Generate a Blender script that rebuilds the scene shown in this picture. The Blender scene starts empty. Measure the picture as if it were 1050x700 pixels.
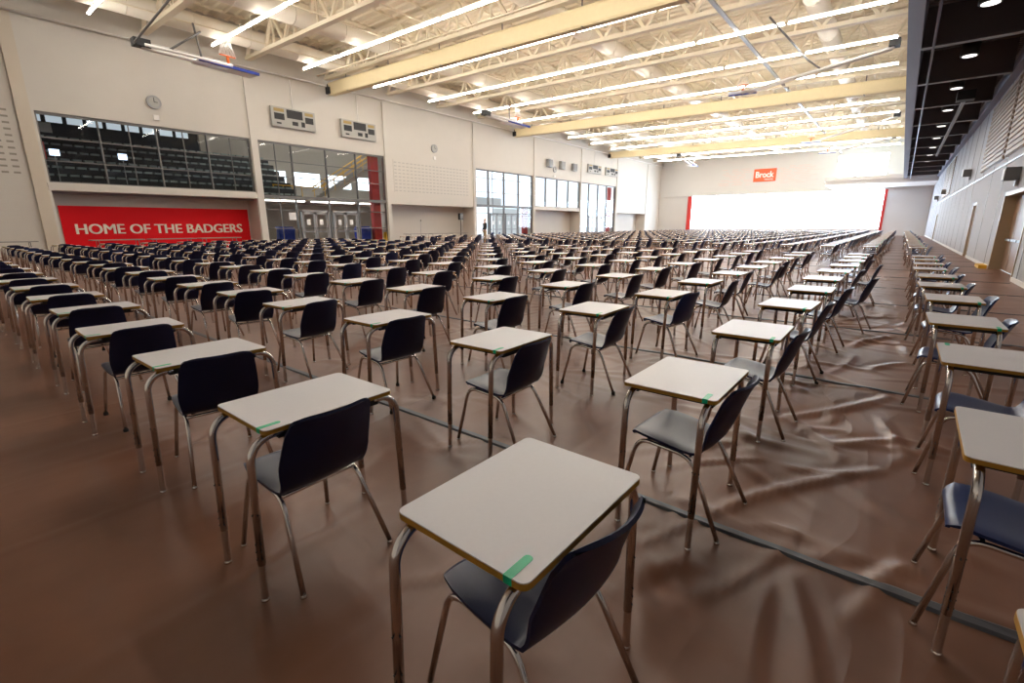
import bpy, bmesh, math, random
from mathutils import Vector, Matrix
random.seed(7)
SC = bpy.context.scene
COL = SC.collection
R = math.radians

# ------------------------------------------------------------------ camera
F_PX, PITCH, YAW, ROLL = 484.2935, R(13.86463), R(38.74854), R(-0.09475)
CAM = Vector((-0.99228, -0.77807, 1.52581))
fw = Vector((math.cos(YAW) * math.cos(PITCH), math.sin(YAW) * math.cos(PITCH), -math.sin(PITCH)))
rt = Vector((math.sin(YAW), -math.cos(YAW), 0))
up = rt.cross(fw)
r2 = rt * math.cos(ROLL) + up * math.sin(ROLL)
u2 = -rt * math.sin(ROLL) + up * math.cos(ROLL)
cd = bpy.data.cameras.new('camera')
cd.sensor_width = 36
cd.lens = F_PX / 1050 * 36
cd.clip_end = 500
cd.clip_start = 0.05
cam = bpy.data.objects.new('camera', cd)
cam.matrix_world = Matrix(((r2.x, u2.x, -fw.x, CAM.x), (r2.y, u2.y, -fw.y, CAM.y), (r2.z, u2.z, -fw.z, CAM.z), (0, 0, 0, 1)))
COL.objects.link(cam)
SC.camera = cam


def project(p):
    q = Vector(p) - CAM
    z = q.dot(fw)
    if z < 0.1:
        return None
    return 525 + F_PX * q.dot(r2) / z, 350 - F_PX * q.dot(u2) / z, z


# ------------------------------------------------------------------ materials
def mat(name, col, rough=0.5, metal=0.0, noise=0.0, nscale=8.0, bump=0.0, bscale=60.0, emit=None, estr=0.0, spec=0.5, coat=0.0):
    m = bpy.data.materials.new(name)
    m.use_nodes = True
    nt = m.node_tree
    b = nt.nodes['Principled BSDF']
    b.inputs['Base Color'].default_value = (*col, 1)
    b.inputs['Roughness'].default_value = rough
    b.inputs['Metallic'].default_value = metal
    b.inputs['Specular IOR Level'].default_value = spec
    if coat:
        b.inputs['Coat Weight'].default_value = coat
        b.inputs['Coat Roughness'].default_value = 0.15
    if noise or bump:
        tc = nt.nodes.new('ShaderNodeTexCoord')
    if noise:
        n = nt.nodes.new('ShaderNodeTexNoise')
        n.inputs['Scale'].default_value = nscale
        n.inputs['Detail'].default_value = 4
        nt.links.new(tc.outputs['Object'], n.inputs['Vector'])
        mx = nt.nodes.new('ShaderNodeMix')
        mx.data_type = 'RGBA'
        mx.inputs[6].default_value = (*[c * (1 - noise) for c in col], 1)
        mx.inputs[7].default_value = (*[min(1, c * (1 + noise)) for c in col], 1)
        nt.links.new(n.outputs['Fac'], mx.inputs[0])
        nt.links.new(mx.outputs[2], b.inputs['Base Color'])
    if bump:
        n2 = nt.nodes.new('ShaderNodeTexNoise')
        n2.inputs['Scale'].default_value = bscale
        nt.links.new(tc.outputs['Object'], n2.inputs['Vector'])
        bp = nt.nodes.new('ShaderNodeBump')
        bp.inputs['Strength'].default_value = bump
        bp.inputs['Distance'].default_value = 0.002
        nt.links.new(n2.outputs['Fac'], bp.inputs['Height'])
        nt.links.new(bp.outputs['Normal'], b.inputs['Normal'])
    if emit:
        b.inputs['Emission Color'].default_value = (*emit, 1)
        b.inputs['Emission Strength'].default_value = estr
    return m


LAMP, DAY, WORLD = 44.0, 15.0, 1.5
M = {}
M['top'] = mat('desk_laminate', (0.665, 0.645, 0.665), 0.38, noise=0.03, nscale=60)
M['edge'] = mat('desk_edge', (0.42, 0.215, 0.022), 0.5)
M['chrome'] = mat('chrome_tube', (0.72, 0.69, 0.66), 0.17, 1.0)
M['chrome2'] = mat('chrome_glide', (0.75, 0.72, 0.66), 0.15, 1.0)
M['hole'] = mat('adjust_hole', (0.03, 0.028, 0.025), 0.6)
M['navy'] = mat('navy_plastic', (0.010, 0.015, 0.054), 0.33, spec=0.28, noise=0.12, nscale=3, bump=0.25, bscale=350)
M['blueplastic'] = mat('blue_plastic', (0.014, 0.030, 0.115), 0.33, spec=0.32, bump=0.25, bscale=350)
M['rubber'] = mat('black_rubber', (0.012, 0.012, 0.012), 0.7)
M['tape'] = mat('green_tape', (0.0, 0.50, 0.24), 0.4)
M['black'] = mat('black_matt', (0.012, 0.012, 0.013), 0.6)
M['wallL'] = mat('painted_block', (0.60, 0.565, 0.51), 0.7, noise=0.03, nscale=1.2)
M['wallF'] = mat('painted_far', (0.61, 0.60, 0.58), 0.7, noise=0.02, nscale=1)
M['pil'] = mat('cream_pilaster', (0.60, 0.53, 0.43), 0.6)
M['ceil'] = mat('cream_roof_deck', (0.80, 0.72, 0.57), 0.7, noise=0.03, nscale=2)
M['steel'] = mat('cream_steel', (0.78, 0.70, 0.55), 0.55)
M['curtain'] = mat('cream_curtain', (0.72, 0.61, 0.38), 0.75, noise=0.05, nscale=6)
M['duct'] = mat('white_duct', (0.80, 0.74, 0.64), 0.45, noise=0.03)
M['lamp'] = mat('lamp', (0.9, 0.9, 0.9), 0.5, emit=(1.0, 0.94, 0.855), estr=LAMP)
M['uplamp'] = mat('uplight', (0.9, 0.9, 0.9), 0.5, emit=(1.0, 0.95, 0.87), estr=24)
M['canlamp'] = mat('can_lamp', (0.9, 0.9, 0.9), 0.5, emit=(1.0, 0.95, 0.9), estr=1.3)
M['housing'] = mat('lamp_housing', (0.75, 0.73, 0.68), 0.5)
M['grey'] = mat('grey_metal', (0.33, 0.33, 0.33), 0.45, 0.4)
M['mull'] = mat('window_mullion', (0.17, 0.165, 0.16), 0.5, 0.3)
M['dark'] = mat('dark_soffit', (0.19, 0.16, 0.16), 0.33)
M['darkbeam'] = mat('dark_beam', (0.11, 0.095, 0.10), 0.35)
M['fascia'] = mat('blue_grey_fascia', (0.22, 0.25, 0.36), 0.5)
M['red'] = mat('red_panel', (0.72, 0.004, 0.010), 0.6, noise=0.04, nscale=2, spec=0.2)
M['redcol'] = mat('red_column', (0.55, 0.03, 0.025), 0.5)
M['white'] = mat('white_paint', (0.82, 0.80, 0.77), 0.5)
M['letter'] = mat('cream_letters', (0.85, 0.78, 0.66), 0.5)
M['orange'] = mat('orange_sign', (0.80, 0.11, 0.03), 0.5)
M['rim'] = mat('orange_rim', (0.75, 0.16, 0.03), 0.4)
M['blue'] = mat('blue_pad', (0.005, 0.03, 0.30), 0.5)
M['sbgrey'] = mat('scoreboard_grey', (0.38, 0.37, 0.34), 0.5)
M['amber'] = mat('amber_digits', (0.35, 0.24, 0.08), 0.5)
M['panel'] = mat('slatted_panel', (0.36, 0.27, 0.19), 0.6)
M['door'] = mat('brown_door', (0.26, 0.15, 0.085), 0.5)
M['frame'] = mat('tan_frame', (0.40, 0.30, 0.19), 0.5)
M['yellow'] = mat('yellow_paint', (0.75, 0.42, 0.03), 0.5)
M['seatgrey'] = mat('bleacher_seat', (0.24, 0.29, 0.28), 0.5)
M['concrete'] = mat('concrete', (0.40, 0.36, 0.31), 0.8, noise=0.08)
M['tblgrey'] = mat('folding_table_grey', (0.26, 0.25, 0.23), 0.5)
M['binblue'] = mat('blue_bin', (0.01, 0.045, 0.42), 0.45)
M['paper'] = mat('white_paper', (0.85, 0.85, 0.85), 0.7)
M['skin'] = mat('skin', (0.60, 0.36, 0.25), 0.5)
M['hair'] = mat('fair_hair', (0.45, 0.30, 0.15), 0.7)
M['khaki'] = mat('khaki_cloth', (0.42, 0.31, 0.18), 0.8)
M['seam'] = mat('grey_seam_tape', (0.085, 0.085, 0.095), 0.45)
M['screen'] = mat('lit_screen', (0.5, 0.6, 0.9), 0.5, emit=(0.6, 0.75, 1.0), estr=2.5)

M['lobbyfill'] = mat('lobby_fill_light', (0.9, 0.9, 0.9), 0.5, emit=(1.0, 0.97, 0.92), estr=8)  # glow of the fill lamps added over the corridor doors
M['striplamp'] = mat('strip_lamp', (0.9, 0.9, 0.9), 0.5, emit=(1.0, 0.97, 0.92), estr=22)
# brick relief on the painted walls
def add_block(m, sc=1.0, st=0.25, plane='xz'):
    nt = m.node_tree
    b = nt.nodes['Principled BSDF']
    tc = nt.nodes.new('ShaderNodeTexCoord')
    sep = nt.nodes.new('ShaderNodeSeparateXYZ')
    cmb = nt.nodes.new('ShaderNodeCombineXYZ')
    nt.links.new(tc.outputs['Object'], sep.inputs[0])
    nt.links.new(sep.outputs['X' if plane == 'xz' else 'Y'], cmb.inputs[0])
    nt.links.new(sep.outputs['Z'], cmb.inputs[1])
    br = nt.nodes.new('ShaderNodeTexBrick')
    br.inputs['Scale'].default_value = 1.0
    br.inputs['Brick Width'].default_value = 0.4
    br.inputs['Row Height'].default_value = 0.2
    br.inputs['Mortar Size'].default_value = 0.008
    br.inputs['Color1'].default_value = (1, 1, 1, 1)
    br.inputs['Color2'].default_value = (0.96, 0.96, 0.96, 1)
    br.inputs['Mortar'].default_value = (0.4, 0.4, 0.4, 1)
    nt.links.new(cmb.outputs[0], br.inputs['Vector'])
    bp = nt.nodes.new('ShaderNodeBump')
    bp.inputs['Strength'].default_value = st
    bp.inputs['Distance'].default_value = 0.01
    nt.links.new(br.outputs['Color'], bp.inputs['Height'])
    nt.links.new(bp.outputs['Normal'], b.inputs['Normal'])


M['wallR'] = mat('painted_block_right', (0.50, 0.50, 0.53), 0.75, spec=0.12)
add_block(M['wallR'], st=0.6)
add_block(M['wallL'], st=0.25)
add_block(M['wallF'], st=0.25, plane='yz')

# glass
g = bpy.data.materials.new('window_glass')
g.use_nodes = True
nt = g.node_tree
nt.nodes.remove(nt.nodes['Principled BSDF'])
o_ = nt.nodes['Material Output']
tr = nt.nodes.new('ShaderNodeBsdfTransparent')
tr.inputs[0].default_value = (0.88, 0.92, 0.92, 1)
gl = nt.nodes.new('ShaderNodeBsdfGlossy')
gl.inputs['Roughness'].default_value = 0.03
fr = nt.nodes.new('ShaderNodeFresnel')
fr.inputs[0].default_value = 1.45
mx = nt.nodes.new('ShaderNodeMixShader')
nt.links.new(fr.outputs[0], mx.inputs[0])
nt.links.new(tr.outputs[0], mx.inputs[1])
nt.links.new(gl.outputs[0], mx.inputs[2])
nt.links.new(mx.outputs[0], o_.inputs[0])
M['glass'] = g
M['daypane'] = mat('daylit_pane', (0.8, 0.85, 0.9), 0.15, emit=(0.66, 0.82, 1.0), estr=DAY)

# floor: brown vinyl tarp, creased
fm = bpy.data.materials.new('brown_vinyl_tarp')
fm.use_nodes = True
nt = fm.node_tree
b = nt.nodes['Principled BSDF']
tc = nt.nodes.new('ShaderNodeTexCoord')
def N(t, **k):
    n = nt.nodes.new(t)
    for a, v in k.items():
        if a in ('operation', 'data_type', 'noise_type', 'wave_type', 'blend_type', 'feature', 'distance'):
            setattr(n, a, v)
        else:
            n.inputs[a].default_value = v
    return n
n1 = N('ShaderNodeTexNoise', Scale=0.9, Detail=5.0, Roughness=0.6)
nt.links.new(tc.outputs['Object'], n1.inputs['Vector'])
ramp = nt.nodes.new('ShaderNodeValToRGB')
ramp.color_ramp.elements[0].position = 0.3
ramp.color_ramp.elements[0].color = (0.150, 0.062, 0.034, 1)
ramp.color_ramp.elements[1].position = 0.72
ramp.color_ramp.elements[1].color = (0.225, 0.103, 0.060, 1)
nt.links.new(n1.outputs['Fac'], ramp.inputs[0])
nt.links.new(ramp.outputs[0], b.inputs['Base Color'])
b.inputs['Roughness'].default_value = 0.385
b.inputs['Specular IOR Level'].default_value = 0.42
# long creases: stretched ridged noise in two directions, gathered in patches
def crease(rot, sc, lac):
    mp = nt.nodes.new('ShaderNodeMapping')
    mp.inputs['Rotation'].default_value = (0, 0, rot)
    mp.inputs['Scale'].default_value = sc
    nt.links.new(tc.outputs['Object'], mp.inputs[0])
    n = N('ShaderNodeTexNoise', Scale=1.0, Detail=2.0, Distortion=0.6)
    nt.links.new(mp.outputs[0], n.inputs['Vector'])
    a = N('ShaderNodeMath', operation='SUBTRACT'); a.inputs[1].default_value = 0.5
    nt.links.new(n.outputs['Fac'], a.inputs[0])
    c = N('ShaderNodeMath', operation='ABSOLUTE'); nt.links.new(a.outputs[0], c.inputs[0])
    d = N('ShaderNodeMath', operation='MULTIPLY'); d.inputs[1].default_value = -lac
    nt.links.new(c.outputs[0], d.inputs[0])
    e = N('ShaderNodeMath', operation='EXPONENT'); nt.links.new(d.outputs[0], e.inputs[0])
    return e
c1 = crease(0.5, (0.22, 1.0, 1), 26)
c2 = crease(-0.7, (0.3, 1.2, 1), 30)
c3 = crease(1.3, (0.6, 2.4, 1), 20)
pn = N('ShaderNodeTexNoise', Scale=0.42, Detail=1.0)
nt.links.new(tc.outputs['Object'], pn.inputs['Vector'])
s1 = N('ShaderNodeMath', operation='ADD'); nt.links.new(c1.outputs[0], s1.inputs[0]); nt.links.new(c2.outputs[0], s1.inputs[1])
s2 = N('ShaderNodeMath', operation='MULTIPLY_ADD'); s2.inputs[1].default_value = 0.5
nt.links.new(c3.outputs[0], s2.inputs[0]); nt.links.new(s1.outputs[0], s2.inputs[2])
s3 = N('ShaderNodeMath', operation='MULTIPLY'); nt.links.new(s2.outputs[0], s3.inputs[0])
mr = nt.nodes.new('ShaderNodeMapRange')
mr.interpolation_type = 'SMOOTHSTEP'
mr.inputs[1].default_value = 0.47; mr.inputs[2].default_value = 0.66; mr.inputs[3].default_value = 0.10; mr.inputs[4].default_value = 1.0
nt.links.new(pn.outputs['Fac'], mr.inputs[0]); nt.links.new(mr.outputs[0], s3.inputs[1])
bp = N('ShaderNodeBump', Strength=0.30, Distance=0.012)
nt.links.new(s3.outputs[0], bp.inputs['Height'])
nt.links.new(bp.outputs['Normal'], b.inputs['Normal'])
M['floor'] = fm


# ------------------------------------------------------------------ mesh builder
class MB:
    def __init__(s):
        s.v, s.f, s.m, s.sm = [], [], [], []

    def add(s, vs, fs, mi=0, smooth=False):
        o = len(s.v)
        s.v += [tuple(p) for p in vs]
        for f in fs:
            s.f.append([i + o for i in f]); s.m.append(mi); s.sm.append(smooth)
        return s

    def box(s, a, b, mi=0):
        x0, y0, z0 = a; x1, y1, z1 = b
        x0, x1 = min(x0, x1), max(x0, x1); y0, y1 = min(y0, y1), max(y0, y1); z0, z1 = min(z0, z1), max(z0, z1)
        return s.add([(x0, y0, z0), (x1, y0, z0), (x1, y1, z0), (x0, y1, z0), (x0, y0, z1), (x1, y0, z1), (x1, y1, z1), (x0, y1, z1)],
                     [(0, 3, 2, 1), (4, 5, 6, 7), (0, 1, 5, 4), (1, 2, 6, 5), (2, 3, 7, 6), (3, 0, 4, 7)], mi)

    def tube(s, pts, r, n=8, mi=0, cap=True):
        pts = [Vector(p) for p in pts]
        rs = r if isinstance(r, (list, tuple)) else [r] * len(pts)
        t0 = (pts[1] - pts[0]).normalized()
        ref = Vector((0, 0, 1)) if abs(t0.z) < 0.9 else Vector((1, 0, 0))
        nrm = t0.cross(ref).normalized()
        vs, fs = [], []
        for i, p in enumerate(pts):
            if i == 0: t = pts[1] - pts[0]
            elif i == len(pts) - 1: t = pts[-1] - pts[-2]
            else: t = (pts[i + 1] - p).normalized() + (p - pts[i - 1]).normalized()
            t.normalize()
            nrm = (nrm - t * nrm.dot(t)).normalized()
            bn = t.cross(nrm)
            for k in range(n):
                a = 2 * math.pi * k / n
                vs.append(p + (nrm * math.cos(a) + bn * math.sin(a)) * rs[i])
        for i in range(len(pts) - 1):
            for k in range(n):
                fs.append((i * n + k, i * n + (k + 1) % n, (i + 1) * n + (k + 1) % n, (i + 1) * n + k))
        s.add(vs, fs, mi, True)
        if cap:
            o = len(s.v) - len(vs)
            s.f.append([o + k for k in range(n)][::-1]); s.m.append(mi); s.sm.append(False)
            s.f.append([o + len(vs) - n + k for k in range(n)]); s.m.append(mi); s.sm.append(False)
        return s

    def bar(s, p, q, w, h, mi=0):
        """rectangular bar from p to q"""
        p, q = Vector(p), Vector(q)
        t = (q - p).normalized()
        ref = Vector((0, 0, 1)) if abs(t.z) < 0.95 else Vector((1, 0, 0))
        a = t.cross(ref).normalized() * w / 2
        c = a.cross(t).normalized() * h / 2
        vs = [p - a - c, p + a - c, p + a + c, p - a + c, q - a - c, q + a - c, q + a + c, q - a + c]
        return s.add(vs, [(0, 3, 2, 1), (4, 5, 6, 7), (0, 1, 5, 4), (1, 2, 6, 5), (2, 3, 7, 6), (3, 0, 4, 7)], mi)

    def prism(s, poly, z0, z1, mi_side=0, mi_top=None, mi_bot=None):
        n = len(poly)
        s.add([(x, y, z0) for x, y in poly] + [(x, y, z1) for x, y in poly], [(i, (i + 1) % n, n + (i + 1) % n, n + i) for i in range(n)], mi_side)
        o = len(s.v) - 2 * n
        if mi_top is not None:
            s.f.append([o + n + i for i in range(n)]); s.m.append(mi_top); s.sm.append(False)
        if mi_bot is not None:
            s.f.append([o + i for i in range(n)][::-1]); s.m.append(mi_bot); s.sm.append(False)
        return s

    def mesh(s, name, mats):
        me = bpy.data.meshes.new(name)
        me.from_pydata(s.v, [], s.f)
        for m in (mats if isinstance(mats, (list, tuple)) else [mats]):
            me.materials.append(m)
        me.polygons.foreach_set('material_index', s.m)
        me.polygons.foreach_set('use_smooth', s.sm)
        me.update()
        return me

    def obj(s, name, mats, parent=None, loc=None):
        return put(name, s.mesh(name, mats), parent, loc)


def put(name, me, parent=None, loc=None, rz=0.0):
    o = bpy.data.objects.new(name, me)
    COL.objects.link(o)
    if parent: o.parent = parent
    if loc is not None: o.location = loc
    if rz: o.rotation_euler = (0, 0, rz)
    return o


def tag(o, label, cat, group=None, kind=None):
    o['label'] = label; o['category'] = cat
    if group: o['group'] = group
    if kind: o['kind'] = kind
    return o


def thing(name, label, cat, loc=(0, 0, 0), rz=0.0, group=None):
    return tag(put(name, None, None, loc, rz), label, cat, group)


def struct(o):
    o['kind'] = 'structure'
    return o


def rrect(w, d, r, n=5, cx=0, cy=0):
    pts = []
    for sx, sy, a0 in ((1, 1, 0), (-1, 1, 90), (-1, -1, 180), (1, -1, 270)):
        for k in range(n + 1):
            a = R(a0 + 90 * k / n)
            pts.append((cx + sx * (w / 2 - r) + r * math.cos(a), cy + sy * (d / 2 - r) + r * math.sin(a)))
    return pts


ORD = ['zeroth', 'first', 'second', 'third', 'fourth', 'fifth', 'sixth', 'seventh', 'eighth', 'ninth', 'tenth', 'eleventh', 'twelfth', 'thirteenth', 'fourteenth', 'fifteenth', 'sixteenth',
       'seventeenth', 'eighteenth', 'nineteenth', 'twentieth', 'twenty-first', 'twenty-second', 'twenty-third', 'twenty-fourth', 'twenty-fifth', 'twenty-sixth', 'twenty-seventh', 'twenty-eighth', 'twenty-ninth', 'thirtieth']

# ------------------------------------------------------------------ desk and chair meshes
DW, DD, DH = 0.61, 0.457, 0.75


def leg_path(sx, sy, n=6):
    x0, y, zt, xo, r = 0.22 * sx, 0.185 * sy, 0.712, 0.352, 0.095
    pts = [(x0, y, zt)]
    for k in range(n + 1):
        a = R(90 * k / n)
        pts.append((sx * (xo - r + r * math.sin(a)), y, zt - r + r * math.cos(a)))
    pts.append((sx * (xo + 0.014), y * 1.0, 0.17))
    return pts


def desk_leg(mb, sx, sy, n=10, k=6, mi=0, holes=None):
    p = leg_path(sx, sy, k)
    mb.tube(p, 0.0160, n, mi)
    y = p[-1][1]
    mb.tube([p[-1], (sx * 0.372, y, 0.012)], 0.0142, n, mi, cap=False)
    if holes is not None:
        for q in range(4):
            z = (0.40, 0.27, 0.235, 0.20)[q]
            xx = sx * (0.352 + 0.02 * (0.712 - z) / 0.7)
            for sg in (-1, 1):
                mb.tube([(xx, y + sg * 0.0135, z), (xx, y + sg * 0.0168, z)], 0.0035, 6, holes)
                mb.tube([(xx + sg * 0.0135, y, z), (xx + sg * 0.0168, y, z)], 0.0035, 6, holes)
    return mb


def top_mb(n=5):
    mb = MB()
    mb.prism(rrect(DW, DD, 0.024, n), DH - 0.0035, DH, 0, 0, None)
    return mb


def edge_mb(n=5):
    mb = MB()
    P = rrect(DW + 0.002, DD + 0.002, 0.025, n)
    mb.prism(P, DH - 0.0205, DH - 0.0033, 0, 0, 0)
    return mb


def tape_mb(cx=-1, cy=-1):
    mb = MB()
    x0, x1 = -DW / 2 - 0.0016, -DW / 2 + 0.088
    y = -0.178
    t = 0.0008
    n = 6
    top = [(x1 - 0.012 + 0.012 * math.cos(R(a)), y + 0.0125 * math.sin(R(a))) for a in range(-90, 91, 30)]
    poly = [(x0, y - 0.0125)] + top + [(x0, y + 0.0125)]
    mb.prism(poly, DH - 0.0002, DH + t, 0, 0, None)
    mb.box((x0 - 0.0008, y - 0.0125, DH - 0.0205), (x0 + 0.001, y + 0.0125, DH + t))
    mb.v = [(v[0] * -cx, v[1] * -cy, v[2]) for v in mb.v]
    if cx * cy < 0:
        mb.f = [f[::-1] for f in mb.f]
    return mb


def frame_mb():
    mb = MB()
    for sy in (-1, 1):
        mb.box((-0.24, sy * 0.185 - 0.014, 0.69), (0.24, sy * 0.185 + 0.014, 0.725))
    for sx in (-1, 1):
        mb.box((sx * 0.215 - 0.012, -0.185, 0.695), (sx * 0.215 + 0.012, 0.185, 0.725))
    return mb


def glide_mb(x, y, r=0.017):
    mb = MB()
    mb.tube([(x, y, 0.0), (x, y, 0.006), (x, y, 0.014), (x, y, 0.022)], [r, r, r * 0.75, r * 0.55], 10)
    return mb


DESK_MESH = {
    'top': top_mb().mesh('desktop', M['top']), 'edge': edge_mb().mesh('edge_band', M['edge']),
    'tape': tape_mb().mesh('tape', M['tape']), 'tapeC': tape_mb(1, 1).mesh('tape', M['tape']), 'frame': frame_mb().mesh('support_frame', M['black'])}
LEGS = [(-1, -1), (-1, 1), (1, -1), (1, 1)]
for s in LEGS:
    DESK_MESH[('leg', s)] = desk_leg(MB(), *s, n=12, k=8, holes=1).mesh('leg', [M['chrome'], M['hole']])
    DESK_MESH[('leg1', s)] = desk_leg(MB(), *s, n=7, k=4).mesh('leg', [M['chrome']])
    DESK_MESH[('glide', s)] = glide_mb(s[0] * 0.372, s[1] * 0.185, 0.018).mesh('glide', M['chrome2'])
mb = MB()
mb.prism(rrect(DW, DD, 0.024, 3), DH - 0.004, DH, 0, 0, None)
mb.prism(rrect(DW + 0.002, DD + 0.002, 0.025, 3), DH - 0.0205, DH - 0.0039, 1, None, 1)
DESK_MESH['top1'] = mb.mesh('desktop', [M['top'], M['edge']])


def desk_single(n=5, k=3, tape=True):
    mb = MB()
    mb.prism(rrect(DW, DD, 0.024, 2), DH - 0.004, DH, 0, 0, None)
    mb.prism(rrect(DW + 0.002, DD + 0.002, 0.025, 2), DH - 0.0205, DH - 0.0039, 1, None, 1)
    for s in LEGS:
        desk_leg(mb, *s, n=n, k=k, mi=2)
    if tape:
        mb.box((-0.307, -0.192, 0.727), (-0.22, -0.166, 0.7512), 3)
    return mb


DESK_SINGLE = desk_single().mesh('student_desk', [M['top'], M['edge'], M['chrome'], M['tape']])


# chair shell: one surface from the front lip of the seat to the top of the back
PROF = [(0.222, 0.412), (0.222, 0.428), (0.212, 0.441), (0.19, 0.446), (0.13, 0.444), (0.06, 0.436), (-0.01, 0.426), (-0.07, 0.417), (-0.115, 0.413), (-0.148, 0.420),
        (-0.175, 0.440), (-0.196, 0.470), (-0.214, 0.510), (-0.231, 0.555), (-0.248, 0.605), (-0.266, 0.660), (-0.284, 0.712), (-0.300, 0.750), (-0.311, 0.774), (-0.319, 0.784), (-0.327, 0.788)]
HALFW = [0.146, 0.160, 0.178, 0.197, 0.212, 0.214, 0.212, 0.208, 0.204, 0.203, 0.205, 0.209, 0.213, 0.213, 0.209, 0.203, 0.196, 0.190, 0.182, 0.172, 0.158]
SPLIT = 9


def shell(mats, cols=10, step=1, split=True, thick=0.014):
    idx = list(range(0, len(PROF), step))
    if idx[-1] != len(PROF) - 1: idx.append(len(PROF) - 1)
    k = min(range(len(idx)), key=lambda i: abs(idx[i] - SPLIT))
    rows = len(idx)
    P = []
    for i in idx:
        y, z = PROF[i]
        w = HALFW[i]
        row = []
        for c in range(cols + 1):
            t = 2 * c / cols - 1
            t = math.copysign(abs(t) ** 0.85, t)
            x = w * t
            if i <= SPLIT:   # dished seat with lifted sides, turned down at the very edge
                dz, dy = 0.016 * t * t - 0.010 * abs(t) ** 8, 0
                if i < 3: dz -= 0.012 * t * t
            else:            # back wraps forward round the sitter
                f = min(1, (i - SPLIT) / 4)
                dy, dz = 0.044 * t * t * f, 0.016 * t * t * (1 - f)
            if i > 16: dz -= 0.012 * abs(t) ** 5
            row.append(Vector((x, y + dy, z + dz)))
        P.append(row)
    Nn = []
    for i in range(rows):
        row = []
        for c in range(cols + 1):
            du = P[i][min(c + 1, cols)] - P[i][max(c - 1, 0)]
            dv = P[min(i + 1, rows - 1)][c] - P[max(i - 1, 0)][c]
            row.append(dv.cross(du).normalized())
        Nn.append(row)
    if Nn[rows // 3][cols // 2].z < 0:
        Nn = [[-n for n in r] for r in Nn]
    out = []
    for a, b_ in ([(0, k), (k, rows - 1)] if split else [(0, rows - 1)]):
        vs, nr, fs = [], [], []
        W = cols + 1
        for i in range(a, b_ + 1):
            for c in range(W): vs.append(P[i][c]); nr.append(Nn[i][c])
        n0 = len(vs)
        for i in range(a, b_ + 1):
            for c in range(W): vs.append(P[i][c] - Nn[i][c] * thick); nr.append(-Nn[i][c])
        H = b_ - a
        for i in range(H):
            for c in range(cols):
                q = (i * W + c, i * W + c + 1, (i + 1) * W + c + 1, (i + 1) * W + c)
                # orient along the stored normal
                nn = (vs[q[1]] - vs[q[0]]).cross(vs[q[3]] - vs[q[0]])
                if nn.dot(nr[q[0]]) < 0: q = q[::-1]
                fs.append(q); fs.append(tuple(j + n0 for j in q[::-1]))
        # rim strips with their own vertices
        loop = [(i, 0) for i in range(H + 1)]
        rim = [[(i, 0) for i in range(H + 1)], [(i, cols) for i in range(H + 1)]]
        if a == 0: rim.append([(0, c) for c in range(W)])
        if b_ == rows - 1: rim.append([(H, c) for c in range(W)])
        for r in rim:
            base = len(vs)
            for (i, c) in r:
                j = i * W + c
                if len(r) == W and r[0][0] == r[1][0]:
                    o = (P[a][cols // 2] - P[a + 1][cols // 2] if r[0][0] == 0 else P[b_][cols // 2] - P[b_ - 1][cols // 2]).normalized()
                else:
                    o = Vector((-1 if c == 0 else 1, 0, 0))
                vs += [vs[j], vs[j + n0]]; nr += [o, o]
            for q in range(len(r) - 1):
                f = (base + 2 * q, base + 2 * q + 1, base + 2 * q + 3, base + 2 * q + 2)
                nn = (vs[f[1]] - vs[f[0]]).cross(vs[f[3]] - vs[f[0]])
                if nn.dot(nr[f[0]]) < 0: f = f[::-1]
                fs.append(f)
        out.append((vs, nr, fs))
    return out


def shell_mesh(name, data, m):
    me = bpy.data.meshes.new(name)
    vs, nr, fs = data
    me.from_pydata([tuple(v) for v in vs], [], fs)
    me.materials.append(m)
    me.polygons.foreach_set('use_smooth', [True] * len(fs))
    me.update()
    me.normals_split_custom_set_from_vertices([tuple(n) for n in nr])
    return me


def chair_side(mb, sx, n=10, k=5, mi=0):
    """bent tube: front leg, rail under the seat, rear leg"""
    ft, fb = Vector((sx * 0.226, 0.252, 0.012)), Vector((sx * 0.226, -0.295, 0.012))
    a, c = Vector((sx * 0.186, 0.172, 0.408)), Vector((sx * 0.182, -0.118, 0.384))
    pts = [ft]
    def corner(p0, p1, p2, r):
        d0, d1 = (p0 - p1).normalized(), (p2 - p1).normalized()
        s, e = p1 + d0 * r, p1 + d1 * r
        return [s * (1 - t) ** 2 + p1 * 2 * t * (1 - t) + e * t * t for t in [q / k for q in range(k + 1)]]
    pts += corner(ft, a, c, 0.075) + corner(a, c, fb, 0.075) + [fb]
    mb.tube(pts, 0.0115, n, mi)
    return mb


CHAIR_MESH = {}
for key, m in (('navy', M['navy']), ('blue', M['blueplastic'])):
    d = shell(m, 12, 1)
    CHAIR_MESH[('seat', key)] = shell_mesh('seat', d[0], m)
    CHAIR_MESH[('back', key)] = shell_mesh('backrest', d[1], m)
    d = shell(m, 6, 2)
    CHAIR_MESH[('seat1', key)] = shell_mesh('seat', d[0], m)
    CHAIR_MESH[('back1', key)] = shell_mesh('backrest', d[1], m)
for sx in (-1, 1):
    CHAIR_MESH[('side', sx)] = chair_side(MB(), sx).mesh('side_frame', M['chrome'])
    CHAIR_MESH[('side1', sx)] = chair_side(MB(), sx, 6, 3).mesh('side_frame', M['chrome'])
    for yy in (0.252, -0.295):
        CHAIR_MESH[('glide', sx, yy)] = glide_mb(sx * 0.226, yy, 0.0145).mesh('glide', M['chrome2'])
        mb = MB(); mb.tube([(sx * 0.226, yy, 0.0), (sx * 0.226, yy, 0.02), (sx * 0.225, yy * 0.99, 0.03)], [0.017, 0.017, 0.013], 10)
        CHAIR_MESH[('rubber', sx, yy)] = mb.mesh('foot_cap', M['rubber'])
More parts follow.
